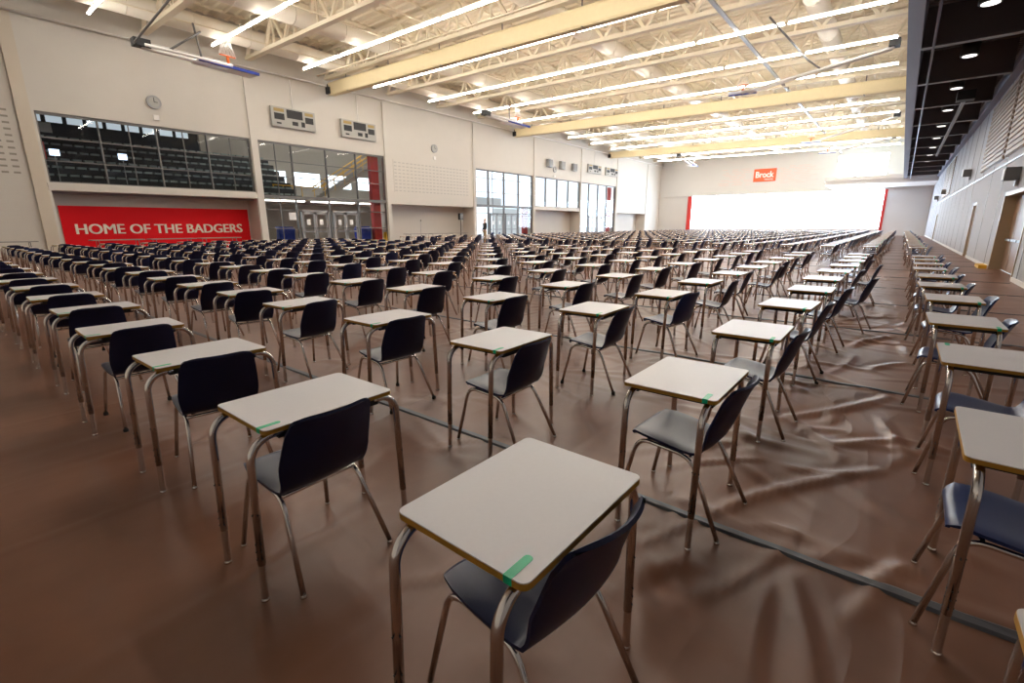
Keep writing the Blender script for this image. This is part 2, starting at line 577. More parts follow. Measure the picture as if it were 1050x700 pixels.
def cross_mb(n=8):
    mb = MB()
    mb.tube([(-0.182, -0.108, 0.380), (0.182, -0.108, 0.380)], 0.010, n)
    return mb
def cross2_mb(n=8):
    mb = MB()
    mb.tube([(-0.186, 0.12, 0.402), (0.186, 0.12, 0.402)], 0.010, n)
    return mb
CHAIR_MESH['cross'] = cross_mb().mesh('crossbar', M['chrome'])
CHAIR_MESH['cross2'] = cross2_mb().mesh('crossbar', M['chrome'])


def chair_single(key, cols=5, step=2, n=5, k=2):
    vs, nr, fs = shell(None, cols, step, False)[0]
    mb = MB()
    mb.add(vs, fs, 0, True)
    for sx in (-1, 1): chair_side(mb, sx, n, k, 1)
    mb.tube([(-0.182, -0.108, 0.380), (0.182, -0.108, 0.380)], 0.010, 4, 1)
    return mb


CHAIR_SINGLE = {k: chair_single(k).mesh('plastic_chair', [m, M['chrome']]) for k, m in (('navy', M['navy']), ('blue', M['blueplastic']))}


def make_desk(lod, x, y, a, label, group, tape='tape'):
    if lod == 2:
        return tag(put('student_desk', DESK_SINGLE, None, (x, y, 0), a), label, 'desk', group)
    t = thing('student_desk', label, 'desk', (x, y, 0), a, group)
    if lod == 0:
        d = put('desktop', DESK_MESH['top'], t)
        put('edge_band', DESK_MESH['edge'], d)['label'] = 'ochre edge band'
        put('support_frame', DESK_MESH['frame'], t)
    else:
        put('desktop', DESK_MESH['top1'], t)
    if tape: put('tape', DESK_MESH[tape], t)['label'] = 'green tape strip'
    for s in LEGS:
        l = put('leg', DESK_MESH[('leg' if lod == 0 else 'leg1', s)], t)
        if lod == 0: put('glide', DESK_MESH[('glide', s)], l)
    return t


def make_chair(lod, x, y, a, label, group, key='navy', rubber=False):
    if lod == 2:
        return tag(put('plastic_chair', CHAIR_SINGLE[key], None, (x, y, 0), a), label, 'chair', group)
    t = thing('plastic_chair', label, 'chair', (x, y, 0), a, group)
    q = '' if lod == 0 else '1'
    put('seat', CHAIR_MESH[('seat' + q, key)], t)
    put('backrest', CHAIR_MESH[('back' + q, key)], t)
    for sx in (-1, 1):
        f = put('side_frame', CHAIR_MESH[('side' + q, sx)], t)
        if lod == 0:
            for yy in (0.252, -0.295):
                if rubber: put('foot_cap', CHAIR_MESH[('rubber', sx, yy)], f)['label'] = 'black rubber cap'
                else: put('glide', CHAIR_MESH[('glide', sx, yy)], f)
    put('crossbar', CHAIR_MESH['cross'], t)
    if lod == 0: put('crossbar', CHAIR_MESH['cross2'], t)
    return t


# ------------------------------------------------------------------ the desks, row by row
PX, PY = 1.48757, 1.31976
JIT = {(0, -1): (.010, .010, 0), (0, 0): (.021, -.021, -.4), (0, 1): (.029, -.059, .5), (0, 2): (.034, -.06, .8), (0, 3): (-.021, -.071, -1.2), (1, -1): (-.044, .019, -1.2), (1, 0): (-.034, -.015, 0),
       (1, 1): (.021, -.005, 1.3), (1, 2): (.024, -.02, .4), (1, 3): (-.03, .05, 3), (2, -1): (-.037, .012, -.2), (2, 0): (-.043, -.01, .2), (2, 1): (.053, .1, 2.4), (2, 2): (.036, .024, -2.2),
       (3, -1): (-.078, .023, .6), (3, 0): (.034, -.007, -2.2), (4, -1): (.017, -.01, .3), (4, 0): (.003, -.017, .2), (5, 0): (.019, .026, 0)}
CHJ = {(0, 0): (0.02, 0.0, -5), (0, 1): (-0.045, 0.0, 1), (1, 0): (0.0, 0.0, -3), (1, 1): (-0.02, -0.03, 1), (1, -1): (-0.03, 0.0, 0), (4, 0): (0.05, -0.10, -4), (5, 0): (0.06, -0.34, -8), (3, 0): (0.02, -0.05, 3),
       (2, 0): (0.0, -0.04, -2), (4, 1): (0.05, -0.16, 4), (2, 1): (0.0, -.04, 0), (6, 0): (0, -.1, 0), (6, 1): (0.0, -0.2, 5), (7, 0): (0.0, -.28, 0)}
LAST_J = 20
cells = [(i, j) for i in list(range(0, 11)) + list(range(14, 52)) for j in range(-1, LAST_J + 1)]
inview = []
for (i, j) in cells:
    x, y = i * PX, j * PY
    ok = False
    for dx, dy, z in ((0, 0, .75), (-.35, -.3, .75), (.35, .2, .75), (-.3, -.3, .0), (.3, .2, 0), (-.35, .2, .75), (.35, -.3, .8)):
        p = project((x + dx, y + dy, z))
        if p and -2 < p[0] < (1052 if (i, j) != (0, -1) else 1075) and -2 < p[1] < 702: ok = True
    if ok:
        inview.append((project((x, y, .75))[2] if project((x, y, .75)) else 0, i, j))
inview.sort()
BLOCK1 = [c for c in inview if c[1] < 12]
BLOCK2 = [c for c in inview if c[1] > 12]
INDIV = BLOCK1 + BLOCK2[:max(0, 300 - len(BLOCK1))]
REST = BLOCK2[max(0, 300 - len(BLOCK1)):]
rnd = random.Random(11)
restd, restc = MB(), MB()
drest, crest = desk_single(4, 2, False), chair_single('navy', 4, 3, 4, 1)


def row_words(j):
    return ORD[j + 2]


first_i = {}
for z, i, j in BLOCK1:
    first_i[j] = min(first_i.get(j, 99), i)
for z, i, j in INDIV + REST:
    dx, dy, da = JIT.get((i, j), (rnd.uniform(-.03, .03), rnd.uniform(-.03, .03), rnd.gauss(0, 1.2)))
    x, y, a = i * PX + dx, j * PY + dy, R(da)
    cx, cy, ca = CHJ.get((i, j), (rnd.uniform(-.04, .03), min(0.02, rnd.gauss(-.03, .04)), rnd.gauss(0, 3)))
    key = 'blue' if (rnd.random() < 0.10 or j == -1) else 'navy'
    if i > 12 and rnd.random() < .25: key = 'blue'
    rub = (rnd.random() < .15 and z > 4) or (i, j) in ((2, 1), (0, 3))
    if (z, i, j) in REST:
        c_, s_ = math.cos(a), math.sin(a)
        restd.add([(x + p[0] * c_ - p[1] * s_, y + p[0] * s_ + p[1] * c_, p[2]) for p in drest.v], drest.f, 0)
        restd.m[-len(drest.f):] = drest.m; restd.sm[-len(drest.f):] = drest.sm
        c_, s_ = math.cos(a + R(ca)), math.sin(a + R(ca))
        restc.add([(x + cx + p[0] * c_ - p[1] * s_, y + cy + p[0] * s_ + p[1] * c_, p[2]) for p in crest.v], crest.f, 0)
        restc.m[-len(crest.f):] = crest.m; restc.sm[-len(crest.f):] = crest.sm
        continue
    lod = 0 if z < 7.5 else 1 if z < 17 else 2
    rowl = row_words(j) + ' row from the brown-door wall'
    if i < 12:
        n = ORD[i - first_i[j] + 1]
        dl = f'pale-topped exam desk, {n} from near end of {rowl}'
        cl = f'{"blue" if key == "blue" else "navy"} plastic chair at {n} desk from near end, {rowl}'
        grp = 'block of desks before the cross aisle'
        cg = 'chairs before the cross aisle'
    else:
        n = ORD[i - 13]
        dl = f'pale-topped exam desk, {n} past the cross aisle in {rowl}'
        cl = f'{"blue" if key == "blue" else "navy"} plastic chair, {n} past the cross aisle, {rowl}'
        grp = 'block of desks past the cross aisle'
        cg = 'chairs past the cross aisle'
    tape = 'tape' if (i, j) != (2, -1) else 'tapeC'
    make_desk(lod, x, y, a, dl, grp, tape)
    make_chair(lod, x + cx, y + cy, a + R(ca), cl, cg, key, rub)
tag(restd.obj('student_desks', [M['top'], M['edge'], M['chrome'], M['tape']]), 'far mass of pale exam desks running to the bright end window', 'desks', None, 'stuff')
tag(restc.obj('plastic_chairs', [M['navy'], M['chrome']]), 'far mass of navy chairs among the distant exam desks', 'chairs', None, 'stuff')

# ------------------------------------------------------------------ the hall
YL, YR, XF, XB = 34.0, -3.35, 85.0, -6.0
ZT = 14.2
import numpy as np
def lines(*segs):
    out = []
    for a, b_, st in segs: out.append(np.arange(a, b_ - 1e-6, st))
    return np.concatenate(out)
gx = np.append(lines((XB, 0, .3), (0, 9, .032), (9, 20, .1), (20, XF + .3, 1.2)), XF + .3)
gy = np.append(lines((YR - .3, 4.5, .032), (4.5, 12, .1), (12, 46, 1.2)), 46.0)
Z = np.zeros((len(gx), len(gy)))
def ridge(p, q, h, w, bend=0.0):
    """a soft crease in the tarp from p to q"""
    p, q = np.array(p, float), np.array(q, float)
    L_ = np.linalg.norm(q - p)
    w = w * .72
    m_ = w * 3 + abs(bend) + .05
    ix = np.where((gx > min(p[0], q[0]) - m_) & (gx < max(p[0], q[0]) + m_))[0]
    iy = np.where((gy > min(p[1], q[1]) - m_) & (gy < max(p[1], q[1]) + m_))[0]
    if len(ix) < 2 or len(iy) < 2: return
    X_, Y_ = np.meshgrid(gx[ix], gy[iy], indexing='ij')
    d = (q - p) / L_
    u = ((X_ - p[0]) * d[0] + (Y_ - p[1]) * d[1]) / L_
    v = -(X_ - p[0]) * d[1] + (Y_ - p[1]) * d[0]
    v = v - bend * 4 * u * (1 - u)
    env = np.clip(np.sin(np.clip(u, 0, 1) * np.pi), 0, 1) ** .6
    Z[np.ix_(ix, iy)] += h * env * (np.exp(-(v / w) ** 2) - .35 * np.exp(-((v - 1.8 * w) / (1.3 * w)) ** 2))
for p, q, h, w, bd in [((1.53, -.23), (2.65, -.94), .026, .06, .05), ((2.87, -.65), (3.29, -1.06), .022, .05, .02), ((3.05, -.16), (4.36, -.93), .028, .06, -.06), ((1.29, -.89), (1.62, -1.06), .018, .05, .02),
                       ((6.22, -.5), (7.39, -.93), .035, .07, .08), ((1.22, -.60), (.6, -.78), .014, .045, .02), ((1.15, -.55), (.5, -.62), .012, .04, -.02), ((1.03, -.85), (1.37, -.95), .010, .05, .01),
                       ((3.7, -.85), (2.8, -1.03), .016, .05, .03), ((5.18, -.72), (5.85, -1.1), .022, .06, .04), ((10.7, -.32), (10.1, -1.0), .03, .07, .03), ((4.8, -.4), (5.9, -.55), .02, .05, -.05),
                       ((8.2, -.3), (9.5, -.9), .03, .07, .06), ((8.8, -.6), (9.3, -1.05), .025, .06, 0)]:
    ridge(p, q, h, w, bd)
rg = random.Random(21)
def rr_(x0, x1, y0, y1, n, l0, l1, h0, h1):
    for _ in range(n):
        x, y, a, l = rg.uniform(x0, x1), rg.uniform(y0, y1), rg.uniform(0, math.pi), rg.uniform(l0, l1)
        ridge((x, y), (x + l * math.cos(a), y + l * math.sin(a)), rg.uniform(h0, h1), rg.uniform(.03, .08), rg.uniform(-.08, .08))
rr_(1, 20, -1.1, -.1, 150, .3, 1.3, .004, .016)      # the trodden aisle beside the last row
rr_(0, 20, -3.3, -1.1, 120, .4, 1.5, .004, .014)
rr_(-1, 9, -.3, 4.5, 170, .4, 1.6, .003, .012)
rr_(-1, 20, 0, 12, 140, .6, 2.2, .002, .008)
rr_(.2, 1.3, -1.0, .3, 14, .4, .9, .004, .010)
for p, q in [((-.22, -.9), (-.22, 5.5)), ((-1.2, .61), (1.3, .60)), ((-1.6, 2.35), (1.2, 2.38)), ((.6, -.9), (.62, .5)), ((2.9, -1.1), (2.92, 4.4)), ((1.4, 1.98), (6.0, 2.0))]:
    ridge(p, q, .004, .03, .01)
Z = np.clip(Z, -.012, .05)
nx, ny = len(gx), len(gy)
V_ = np.stack([np.repeat(gx, ny), np.tile(gy, nx), Z.ravel()], 1)
ii = (np.arange(nx - 1)[:, None] * ny + np.arange(ny - 1)[None, :]).ravel()
F_ = np.stack([ii, ii + ny, ii + ny + 1, ii + 1], 1)
fme = bpy.data.meshes.new('floor')
fme.vertices.add(len(V_)); fme.vertices.foreach_set('co', V_.ravel())
fme.loops.add(len(F_) * 4); fme.loops.foreach_set('vertex_index', F_.ravel().astype(np.int32))
fme.polygons.add(len(F_)); fme.polygons.foreach_set('loop_start', np.arange(0, len(F_) * 4, 4, dtype=np.int32)); fme.polygons.foreach_set('use_smooth', np.ones(len(F_), dtype=bool))
fme.update(calc_edges=True)
fme.materials.append(M['floor'])
struct(put('floor', fme))
def floor_z(x, y):
    return float(Z[min(np.searchsorted(gx, x), nx - 1), min(np.searchsorted(gy, y), ny - 1)])
# seam tapes across the tarp
xs = [1.36 + 3.12 * k for k in range(0, 27)]
for q, X in enumerate(xs):
    mb = MB()
    n = 24 if q > 4 else 160
    y0, y1 = YR + 0.12, (YL - 1.2 if True else 0)
    w = 0.034
    vs, fs = [], []
    for k in range(n + 1):
        y = y0 + (y1 - y0) * k / n
        xx = X + 0.012 * math.sin(y * 1.2 + q)
        zf = [max(0, floor_z(xx + d_, y)) for d_ in (-w, -w * .6, w * .6, w)]
        vs += [(xx - w, y, zf[0] - .001), (xx - w * .6, y, zf[1] + 0.010), (xx + w * .6, y, zf[2] + 0.010), (xx + w, y, zf[3] - .001)]
    for k in range(n):
        for c in range(3):
            fs.append((4 * k + c, 4 * k + c + 1, 4 * k + 5 + c, 4 * k + 4 + c))
    mb.add(vs, fs)
    o = mb.obj('trim_%d' % (q + 1), M['seam'])
    struct(o)

# ---- left wall with its bays (openings), 0.45 m thick
BAYS = [(4.1, 14.43), (14.93, 25.22), (25.65, 36.0), (36.42, 46.4), (46.8, 57.2), (57.4, 67.7), (68.2, 78.75)]
KIND = ['win_alc', 'full', 'alc', 'full', 'win_alc', 'full', 'alc']
WH, SILL, ALC = 7.15, 3.72, 3.30
mb = MB()
T = 0.45
def wl(x0, x1, z0, z1, y0=YL, y1=YL + T): mb.box((x0, y0, z0), (x1, y1, z1))
wl(XB, XF, WH, ZT)
prev = XB
for (a, b_), k in zip(BAYS, KIND):
    wl(prev, a, 0, WH)
    if k == 'win_alc': wl(a, b_, ALC, SILL)
    if k == 'alc': wl(a, b_, ALC, WH)
    if k in ('win_alc', 'alc'):
        wl(a, b_, 0, ALC + .1, YL + 1.55, YL + 1.75)        # back of the alcove
        wl(a - .2, a, 0, ALC, YL + T, YL + 1.6); wl(b_, b_ + .2, 0, ALC, YL + T, YL + 1.6)
        wl(a - .2, b_ + .2, ALC, ALC + .2, YL + T, YL + 1.75)
    prev = b_
wl(prev, XF, 0, WH)
struct(mb.obj('wall_left', M['wallL']))
# pilasters
n_tr = len(xs)
for q, (x0, x1) in enumerate([(3.45, 3.98), (14.46, 14.90), (25.25, 25.62), (36.03, 36.40), (46.43, 46.77), (57.22, 57.38), (67.74, 68.16), (78.8, 79.2)]):
    mb = MB(); mb.box((x0, YL - .10, 0), (x1, YL + .02, 11.3 if q else 11.6))
    n_tr += 1
    struct(mb.obj('trim_%d' % n_tr, M['pil' if q == 0 else 'wallL']))
mb = MB(); mb.box((4.0, YL - .06, ALC + .02), (14.5, YL + .02, SILL - .04)); n_tr += 1; struct(mb.obj('trim_%d' % n_tr, M['wallL']))

# ---- glazing
nw = 0
def glazing(a, b_, z0, z1, majors, transoms, minors=(), band=None, pane='glass', mw=0.07):
    global nw
    nw += 1
    root = struct(put('window_%d' % nw, None, None, (0, 0, 0)))
    y = YL + .14
    mb = MB()
    mb.box((a, y - .06, z0), (a + .07, y + .06, z1)); mb.box((b_ - .07, y - .06, z0), (b_, y + .06, z1))
    mb.box((a, y - .06, z1 - .14), (b_, y + .06, z1)); mb.box((a, y - .06, z0), (b_, y + .06, z0 + .06))
    for x in majors: mb.box((x - mw / 2, y - .09, z0), (x + mw / 2, y + .09, z1))
    for x in minors: mb.box((x - .02, y - .04, z0), (x + .02, y + .04, z1))
    for z in transoms: mb.box((a, y - .05, z - .028), (b_, y + .05, z + .028))
    if band: mb.box((a, y - .10, band[0]), (b_, y + .10, band[1]))
    mb.obj('window_frame', M['mull'], root)
    mb = MB(); mb.add([(a + .02, y, z0 + .02), (b_ - .02, y, z0 + .02), (b_ - .02, y, z1 - .02), (a + .02, y, z1 - .02)], [(0, 1, 2, 3)])
    mb.obj('window_pane', M[pane], root)
    return root


glazing(4.1, 14.43, SILL, WH, [6.54, 9.19, 11.84], [5.92, 4.80], [7.9, 10.55, 13.2])
glazing(14.93, 25.22, 0.0, WH, [17.25, 19.9, 22.5], [5.90, 4.88, 2.6, 1.3], [16.08], (3.36, 3.58))
glazing(36.42, 46.4, 0.0, WH, [38.5, 41.1, 43.7], [6.3, 4.9, 2.75], [39.2], (3.36, 3.62), mw=.16)
glazing(46.8, 57.2, SILL, WH, [49.15, 51.65, 54.3], [], mw=.2)
glazing(57.4, 67.7, 0.0, WH, [59.7, 62.3, 64.9], [3.5, 2.75], [], None, mw=.2)

# double doors in the glazed bays
nd = 0
def wall_door(x0, x1, zt, m, leafm):
    global nd
    nd += 1
    root = struct(put('door_%d' % nd, None))
    y = YL + .12
    mb = MB()
    mb.box((x0, y - .08, 0), (x0 + .09, y + .08, zt)); mb.box((x1 - .09, y - .08, 0), (x1, y + .08, zt)); mb.box((x0, y - .08, zt - .12), (x1, y + .08, zt))
    mb.obj('door_frame', m, root)
    xm = (x0 + x1) / 2
    for (p, q) in ((x0 + .10, xm - .01), (xm + .01, x1 - .10)):
        mb = MB()
        mb.box((p, y - .03, .02), (p + .12, y + .03, zt - .14)); mb.box((q - .12, y - .03, .02), (q, y + .03, zt - .14))
        mb.box((p, y - .03, .02), (q, y + .03, .28)); mb.box((p, y - .03, zt - .30), (q, y + .03, zt - .14)); mb.box((p, y - .03, 1.0), (q, y + .03, 1.1))
        leaf = mb.obj('door_leaf', leafm, root)
        mb = MB(); mb.box((p + .1, y - .06, 1.02), (q - .1, y - .03, 1.08)); mb.obj('push_bar', M['grey'], leaf)
        mb = MB(); mb.box((p + .3, y - .05, 1.55), (p + .58, y - .04, 1.95)); mb.obj('notice', M['paper'], leaf)['label'] = 'white paper notice'
wall_door(17.5, 19.75, 2.62, M['grey'], M['grey'])
wall_door(20.1, 22.35, 2.62, M['grey'], M['grey'])
wall_door(38.7, 41.0, 2.75, M['mull'], M['grey'])
wall_door(41.3, 43.6, 2.75, M['mull'], M['grey'])
wall_door(59.9, 62.2, 2.75, M['mull'], M['grey'])
wall_door(62.5, 64.8, 2.75, M['mull'], M['grey'])

# red columns behind the glass
for x0, x1, zt, lb in ((24.2, 24.95, 9.0, 'red steel column behind the glass beside the staircase'), (45.4, 46.1, 3.4, 'short red column behind glass beyond the standing person'), (66.6, 67.3, 7.0, 'red column in the last glazed bay of the windowed wall')):
    mb = MB()
    mb.box((x0, YL + .55, 0), (x1, YL + .95, zt)); mb.box((x0 - .06, YL + .5, 0), (x1 + .06, YL + 1.0, .15))
    tag(mb.obj('red_column', M['redcol']), lb, 'column', 'red columns')

# ---- rooms behind the glass: corridor behind bay 2, gym with bleachers behind bay 1
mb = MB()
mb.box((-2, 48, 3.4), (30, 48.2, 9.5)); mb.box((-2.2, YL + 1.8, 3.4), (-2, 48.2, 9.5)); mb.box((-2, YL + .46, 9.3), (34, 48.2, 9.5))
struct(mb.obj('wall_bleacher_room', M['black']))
mb = MB()
mb.box((14.6, 43, 0), (34, 43.2, 5.0)); mb.box((33.8, YL + 1.8, 0), (34, 43, 9.3)); mb.box((14.6, 43, 6.2), (34, 43.2, 9.3))
for k in range(6): mb.box((14.6 + 3.3 * k, 43, 5.0), (15.2 + 3.3 * k, 43.2, 6.2))
struct(mb.obj('wall_corridor', M['concrete']))
mb = MB(); mb.box((14.6, YL + 4.5, 3.35), (34, 43, 3.6)); struct(mb.obj('ceiling_corridor', M['white']))
# floors of the upper room
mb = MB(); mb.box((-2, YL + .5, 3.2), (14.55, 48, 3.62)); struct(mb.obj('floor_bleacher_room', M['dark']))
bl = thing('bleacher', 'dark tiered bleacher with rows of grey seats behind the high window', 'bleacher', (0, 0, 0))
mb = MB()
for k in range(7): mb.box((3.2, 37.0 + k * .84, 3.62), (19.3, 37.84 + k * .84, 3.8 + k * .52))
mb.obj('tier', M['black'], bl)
for k in range(7):
    z = 3.8 + k * .52
    mb = MB()
    for q in range(28):
        mb.box((3.4 + q * .56, 37.08 + k * .84, z), (3.82 + q * .56, 37.4 + k * .84, z + .13))
    mb.obj('seat_row', M['seatgrey'], bl)
for x, z in ((5.05, 5.55), (8.15, 5.62)):
    t = thing('wall_screen', 'small glowing screen %s the bleacher seats behind the high window' % ('at the near end of' if x < 6 else 'at the middle of'), 'screen', (x, 37.2, z))
    mb = MB(); mb.box((-.21, 0, -.16), (.21, .05, .16)); mb.obj('screen', M['screen'], t)
    mb = MB(); mb.box((-.24, .05, -.19), (.24, .08, .19)); mb.box((-.02, .05, -1.6), (.02, .08, -.1)); mb.obj('stand', M['grey'], t)
# banners seen at the very left end and along the top of the bleacher room
t = thing('hanging_banner', 'red and white banner hanging at the end of the bleacher room', 'banner', (4.35, 36.6, 0))
mb = MB(); mb.box((-.25, 0, 5.1), (.25, .04, 6.0)); mb.obj('red_cloth', M['redcol'], t)
mb = MB(); mb.box((-.25, 0, 6.5), (.7, .04, 7.0)); mb.obj('white_cloth', M['white'], t)
mb = MB()
for q in range(9): mb.box((5.0 + q * 1.05, 44, 8.15), (5.8 + q * 1.05, 44.1, 8.9))
o = mb.obj('window_20', M['daypane']); struct(o)
M_dim = mat('dim_daylit', (0.7, 0.75, 0.8), 0.4, emit=(0.8, 0.9, 1.0), estr=0.35)
o.data.materials[0] = M_dim
# bright strip windows in the corridor's far wall
mb = MB()
for k in range(5): mb.box((15.2 + 3.3 * k, 43.08, 5.0), (17.9 + 3.3 * k, 43.12, 6.2))
o = mb.obj('window_21', mat('corridor_daylit', (0.7, 0.75, 0.8), 0.4, emit=(0.8, 0.9, 1.0), estr=2.2)); struct(o)
# ceiling strips lamps in the corridor
for k in range(4):
    mb = MB(); mb.box((15.5 + 4 * k, 38, 9.1), (18.5 + 4 * k, 38.15, 9.25))
    tag(mb.obj('ceiling_lamp', M['striplamp']), 'dim ceiling strip lamp in the corridor, %s from the bleacher room' % ORD[k + 1], 'lamp', 'corridor strip lamps')
# staircase with yellow handrails
for k in range(3):  # fill lamps added to brighten the bleacher seats
    mb = MB(); mb.box((3.5 + 3.8 * k, 37.2, 9.05), (6.3 + 3.8 * k, 37.4, 9.2))
    tag(mb.obj('ceiling_lamp', M['canlamp']), 'added fill lamp over the bleachers behind the high window, %s from the near end' % ORD[k + 1], 'lamp', 'bleacher room fill lights')
for k in range(4):  # more added fill lamps, they lighten the lower corridor
    mb = MB(); mb.box((15.2 + 4.4 * k, 35.9, 3.30), (18.9 + 4.4 * k, 36.3, 3.34))
    tag(mb.obj('ceiling_lamp', M['lobbyfill']), 'added fill lamp over the corridor doors, %s from the banner bay' % ORD[k + 1], 'lamp', 'corridor door fill lights')
mb = MB(); mb.box((15.2, YL + 1.2, 3.36), (34, YL + 4.5, 3.6)); struct(mb.obj('ceiling_lobby', M['white']))
st = thing('staircase', 'staircase with yellow handrails behind the glazed corridor doors', 'staircase', (0, 0, 0))
mb = MB()
for k in range(17): mb.box((21.0 + k * .3, 36.9, 3.6 + k * .18), (21.35 + k * .3, 38.4, 3.78 + k * .18))
mb.bar((21.0, 36.85, 3.6), (26.1, 36.85, 6.66), .08, .36); mb.obj('flight', M['concrete'], st)
for yy in (36.8, 38.45):
    mb = MB(); mb.tube([(20.2, yy, 4.6), (21.0, yy, 4.6), (26.1, yy, 7.66)], .045, 8); mb.tube([(21.0, yy, 4.3), (26.1, yy, 7.3)], .03, 6)
    for k in range(6): mb.tube([(21.2 + k * .95, yy, 3.8 + k * .57), (21.2 + k * .95, yy, 4.7 + k * .57)], .025, 6)
    mb.obj('handrail', M['yellow'], st)['label'] = 'yellow handrail'
t = thing('guard_rail', 'yellow guard rail on the corridor landing', 'rail', (0, 0, 0))
mb = MB(); mb.tube([(17.8, 38.6, 4.65), (20.2, 38.6, 4.65)], .045, 8); mb.obj('top_rail', M['yellow'], t)
mb = MB()
for k in range(4): mb.tube([(17.85 + k * .78, 38.6, 3.6), (17.85 + k * .78, 38.6, 4.65)], .03, 6)
mb.obj('post', M['yellow'], t)
# blue and beige bins behind the glass
def bin_(x, y, m, label):
    t = thing('recycling_bin', label, 'bin', (x, y, 0))
    mb = MB(); P = rrect(1.1, .7, .08, 3); Q = rrect(1.25, .85, .1, 3); n = len(P)
    mb.add([(a, b_, 0) for a, b_ in P] + [(a, b_, 1.25) for a, b_ in Q], [(i, (i + 1) % n, n + (i + 1) % n, n + i) for i in range(n)] + [tuple(range(n))[::-1]])
    mb.obj('body', M[m], t)
    mb = MB(); mb.prism(rrect(1.32, .92, .1, 3), 1.25, 1.33, 0, 0, 0); mb.prism(rrect(1.1, .7, .1, 3), 1.33, 1.42, 0, 0, None); mb.obj('lid', M[m], t)
bin_(16.75, 35.3, 'binblue', 'blue bin behind the glass beside the red banner bay')
bin_(15.35, 35.3, 'concrete', 'beige bin behind the glass next to the blue one')
bin_(23.5, 35.3, 'binblue', 'blue bin behind the glass beside the red column')
mb = MB(); mb.box((16.6, YL + .08, 1.9), (17.1, YL + .10, 2.42)); tag(mb.obj('notice', M['paper']), 'white paper notice taped inside the glazing beside the corridor doors', 'notice')
t = thing('floor_sign', 'yellow wet floor sign standing by the red column', 'sign', (24.4, YL - .6, 0))
mb = MB(); mb.bar((0, -.14, 0), (0, -.01, .95), .34, .02); mb.obj('front_board', M['yellow'], t)
mb = MB(); mb.bar((0, .14, 0), (0, .01, .95), .34, .02); mb.obj('rear_board', M['yellow'], t)


# ---- lettering
def text_obj(s, size, m, parent, loc, rot, extrude=.01, bold=.0, sx=1.0, heavy=0):
    cu = bpy.data.curves.new('lettering', 'FONT')
    cu.body = s; cu.size = size; cu.extrude = extrude; cu.offset = bold; cu.align_x = 'LEFT'; cu.resolution_u = 4
    o = bpy.data.objects.new('tmp', cu)
    COL.objects.link(o)
    bpy.context.view_layer.update()
    me = bpy.data.meshes.new_from_object(o.evaluated_get(bpy.context.evaluated_depsgraph_get()))
    bpy.data.objects.remove(o)
    xs_ = [v.co.x for v in me.vertices]
    w = max(xs_) - min(xs_); x0 = min(xs_)
    me.transform(Matrix.Translation((-x0, 0, 0)))
    if heavy:
        bm_ = bmesh.new()
        for d_, e_ in ((-heavy, .004), (0, .008), (heavy, .012)):
            me.transform(Matrix.Translation((d_, 0, e_))); bm_.from_mesh(me); me.transform(Matrix.Translation((-d_, 0, -e_)))
        bm_.to_mesh(me); bm_.free()
    me.materials.clear(); me.materials.append(m)
    t = put('lettering', me, parent, loc)
    t.rotation_euler = rot
    return t, w


YA = YL + 1.55
bn = thing('wall_banner', 'red wall banner with HOME OF THE BADGERS in pale letters', 'banner', (0, 0, 0))
mb = MB(); mb.box((4.42, YA - .05, 0.0), (14.33, YA, 2.60)); mb.obj('panel', M['red'], bn)
t, w = text_obj('HOME OF THE BADGERS', 0.80, M['letter'], bn, (4.98, YA - .06, 1.06), (R(90), 0, 0), .01, 0.0, heavy=.022)
t.scale = ((13.80 - 4.98) / w, 1.0, 1)
t['label'] = 'pale capital letters'

# ---- blocks with slots (acoustic panels) on the left wall
def slots(x0, x1, z0, z1, px, pz, label, sc=(0.30, 0.27, 0.23)):
    t = thing('acoustic_panel', label, 'panel', (0, 0, 0))
    mb = MB(); mb.box((x0, YL - .015, z0), (x1, YL, z1)); mb.obj('block_face', M['wallL'], t)
    mb = MB()
    r = 0
    z = z0 + pz / 2
    while z < z1 - .05:
        x = x0 + px / 2 + (px / 2 if r % 2 else 0) * 0
        while x < x1 - .05:
            mb.box((x - px * .3, YL - .022, z - pz * .16), (x + px * .3, YL - .012, z + pz * .16)); x += px
        z += pz; r += 1
    mb.obj('slot_pattern', mat('slot_shade', sc, .8), t)
slots(-1.0, 3.35, 3.95, 7.25, .42, .29, 'slotted block panel beside the high bleacher window')
slots(26.1, 35.5, 4.3, 7.0, .44, .29, 'wide slotted block panel above the recess with the loudspeaker', (0.46, 0.44, 0.41))

# ---- scoreboards, speakers, clocks
def scoreboard(x0, x1, z0, z1, label):
    t = thing('scoreboard', label, 'scoreboard', (0, 0, 0), 0, 'scoreboards')
    y = YL - .22
    w, h = x1 - x0, z1 - z0
    mb = MB(); mb.box((x0, y, z0), (x1, YL - .03, z1)); mb.obj('case', M['sbgrey'], t)
    def scr(a, b_, c, d, m): 
        mb = MB(); mb.box((x0 + a * w, y - .02, z0 + c * h), (x0 + b_ * w, y + .01, z0 + d * h)); return mb.obj('display', M[m], t)
    scr(.34, .70, .50, .93, 'black'); scr(.06, .28, .36, .68, 'black'); scr(.76, .95, .36, .68, 'black')
    scr(.06, .28, .76, .92, 'amber'); scr(.76, .95, .76, .92, 'amber'); scr(.45, .58, .16, .36, 'black'); scr(.66, .74, .14, .40, 'black'); scr(.10, .2, .14, .22, 'black')
    mb = MB(); mb.tube([((x0 + x1) / 2, y + .1, z1), ((x0 + x1) / 2, y + .1, z1 + 1.9)], .03, 6); mb.obj('conduit', M['white'], t)
scoreboard(15.98, 19.15, 8.15, 9.42, 'grey scoreboard above the corridor glazing, next to the bleacher window')
scoreboard(21.3, 24.4, 8.15, 9.42, 'grey scoreboard above the corridor glazing, towards the slotted panel')
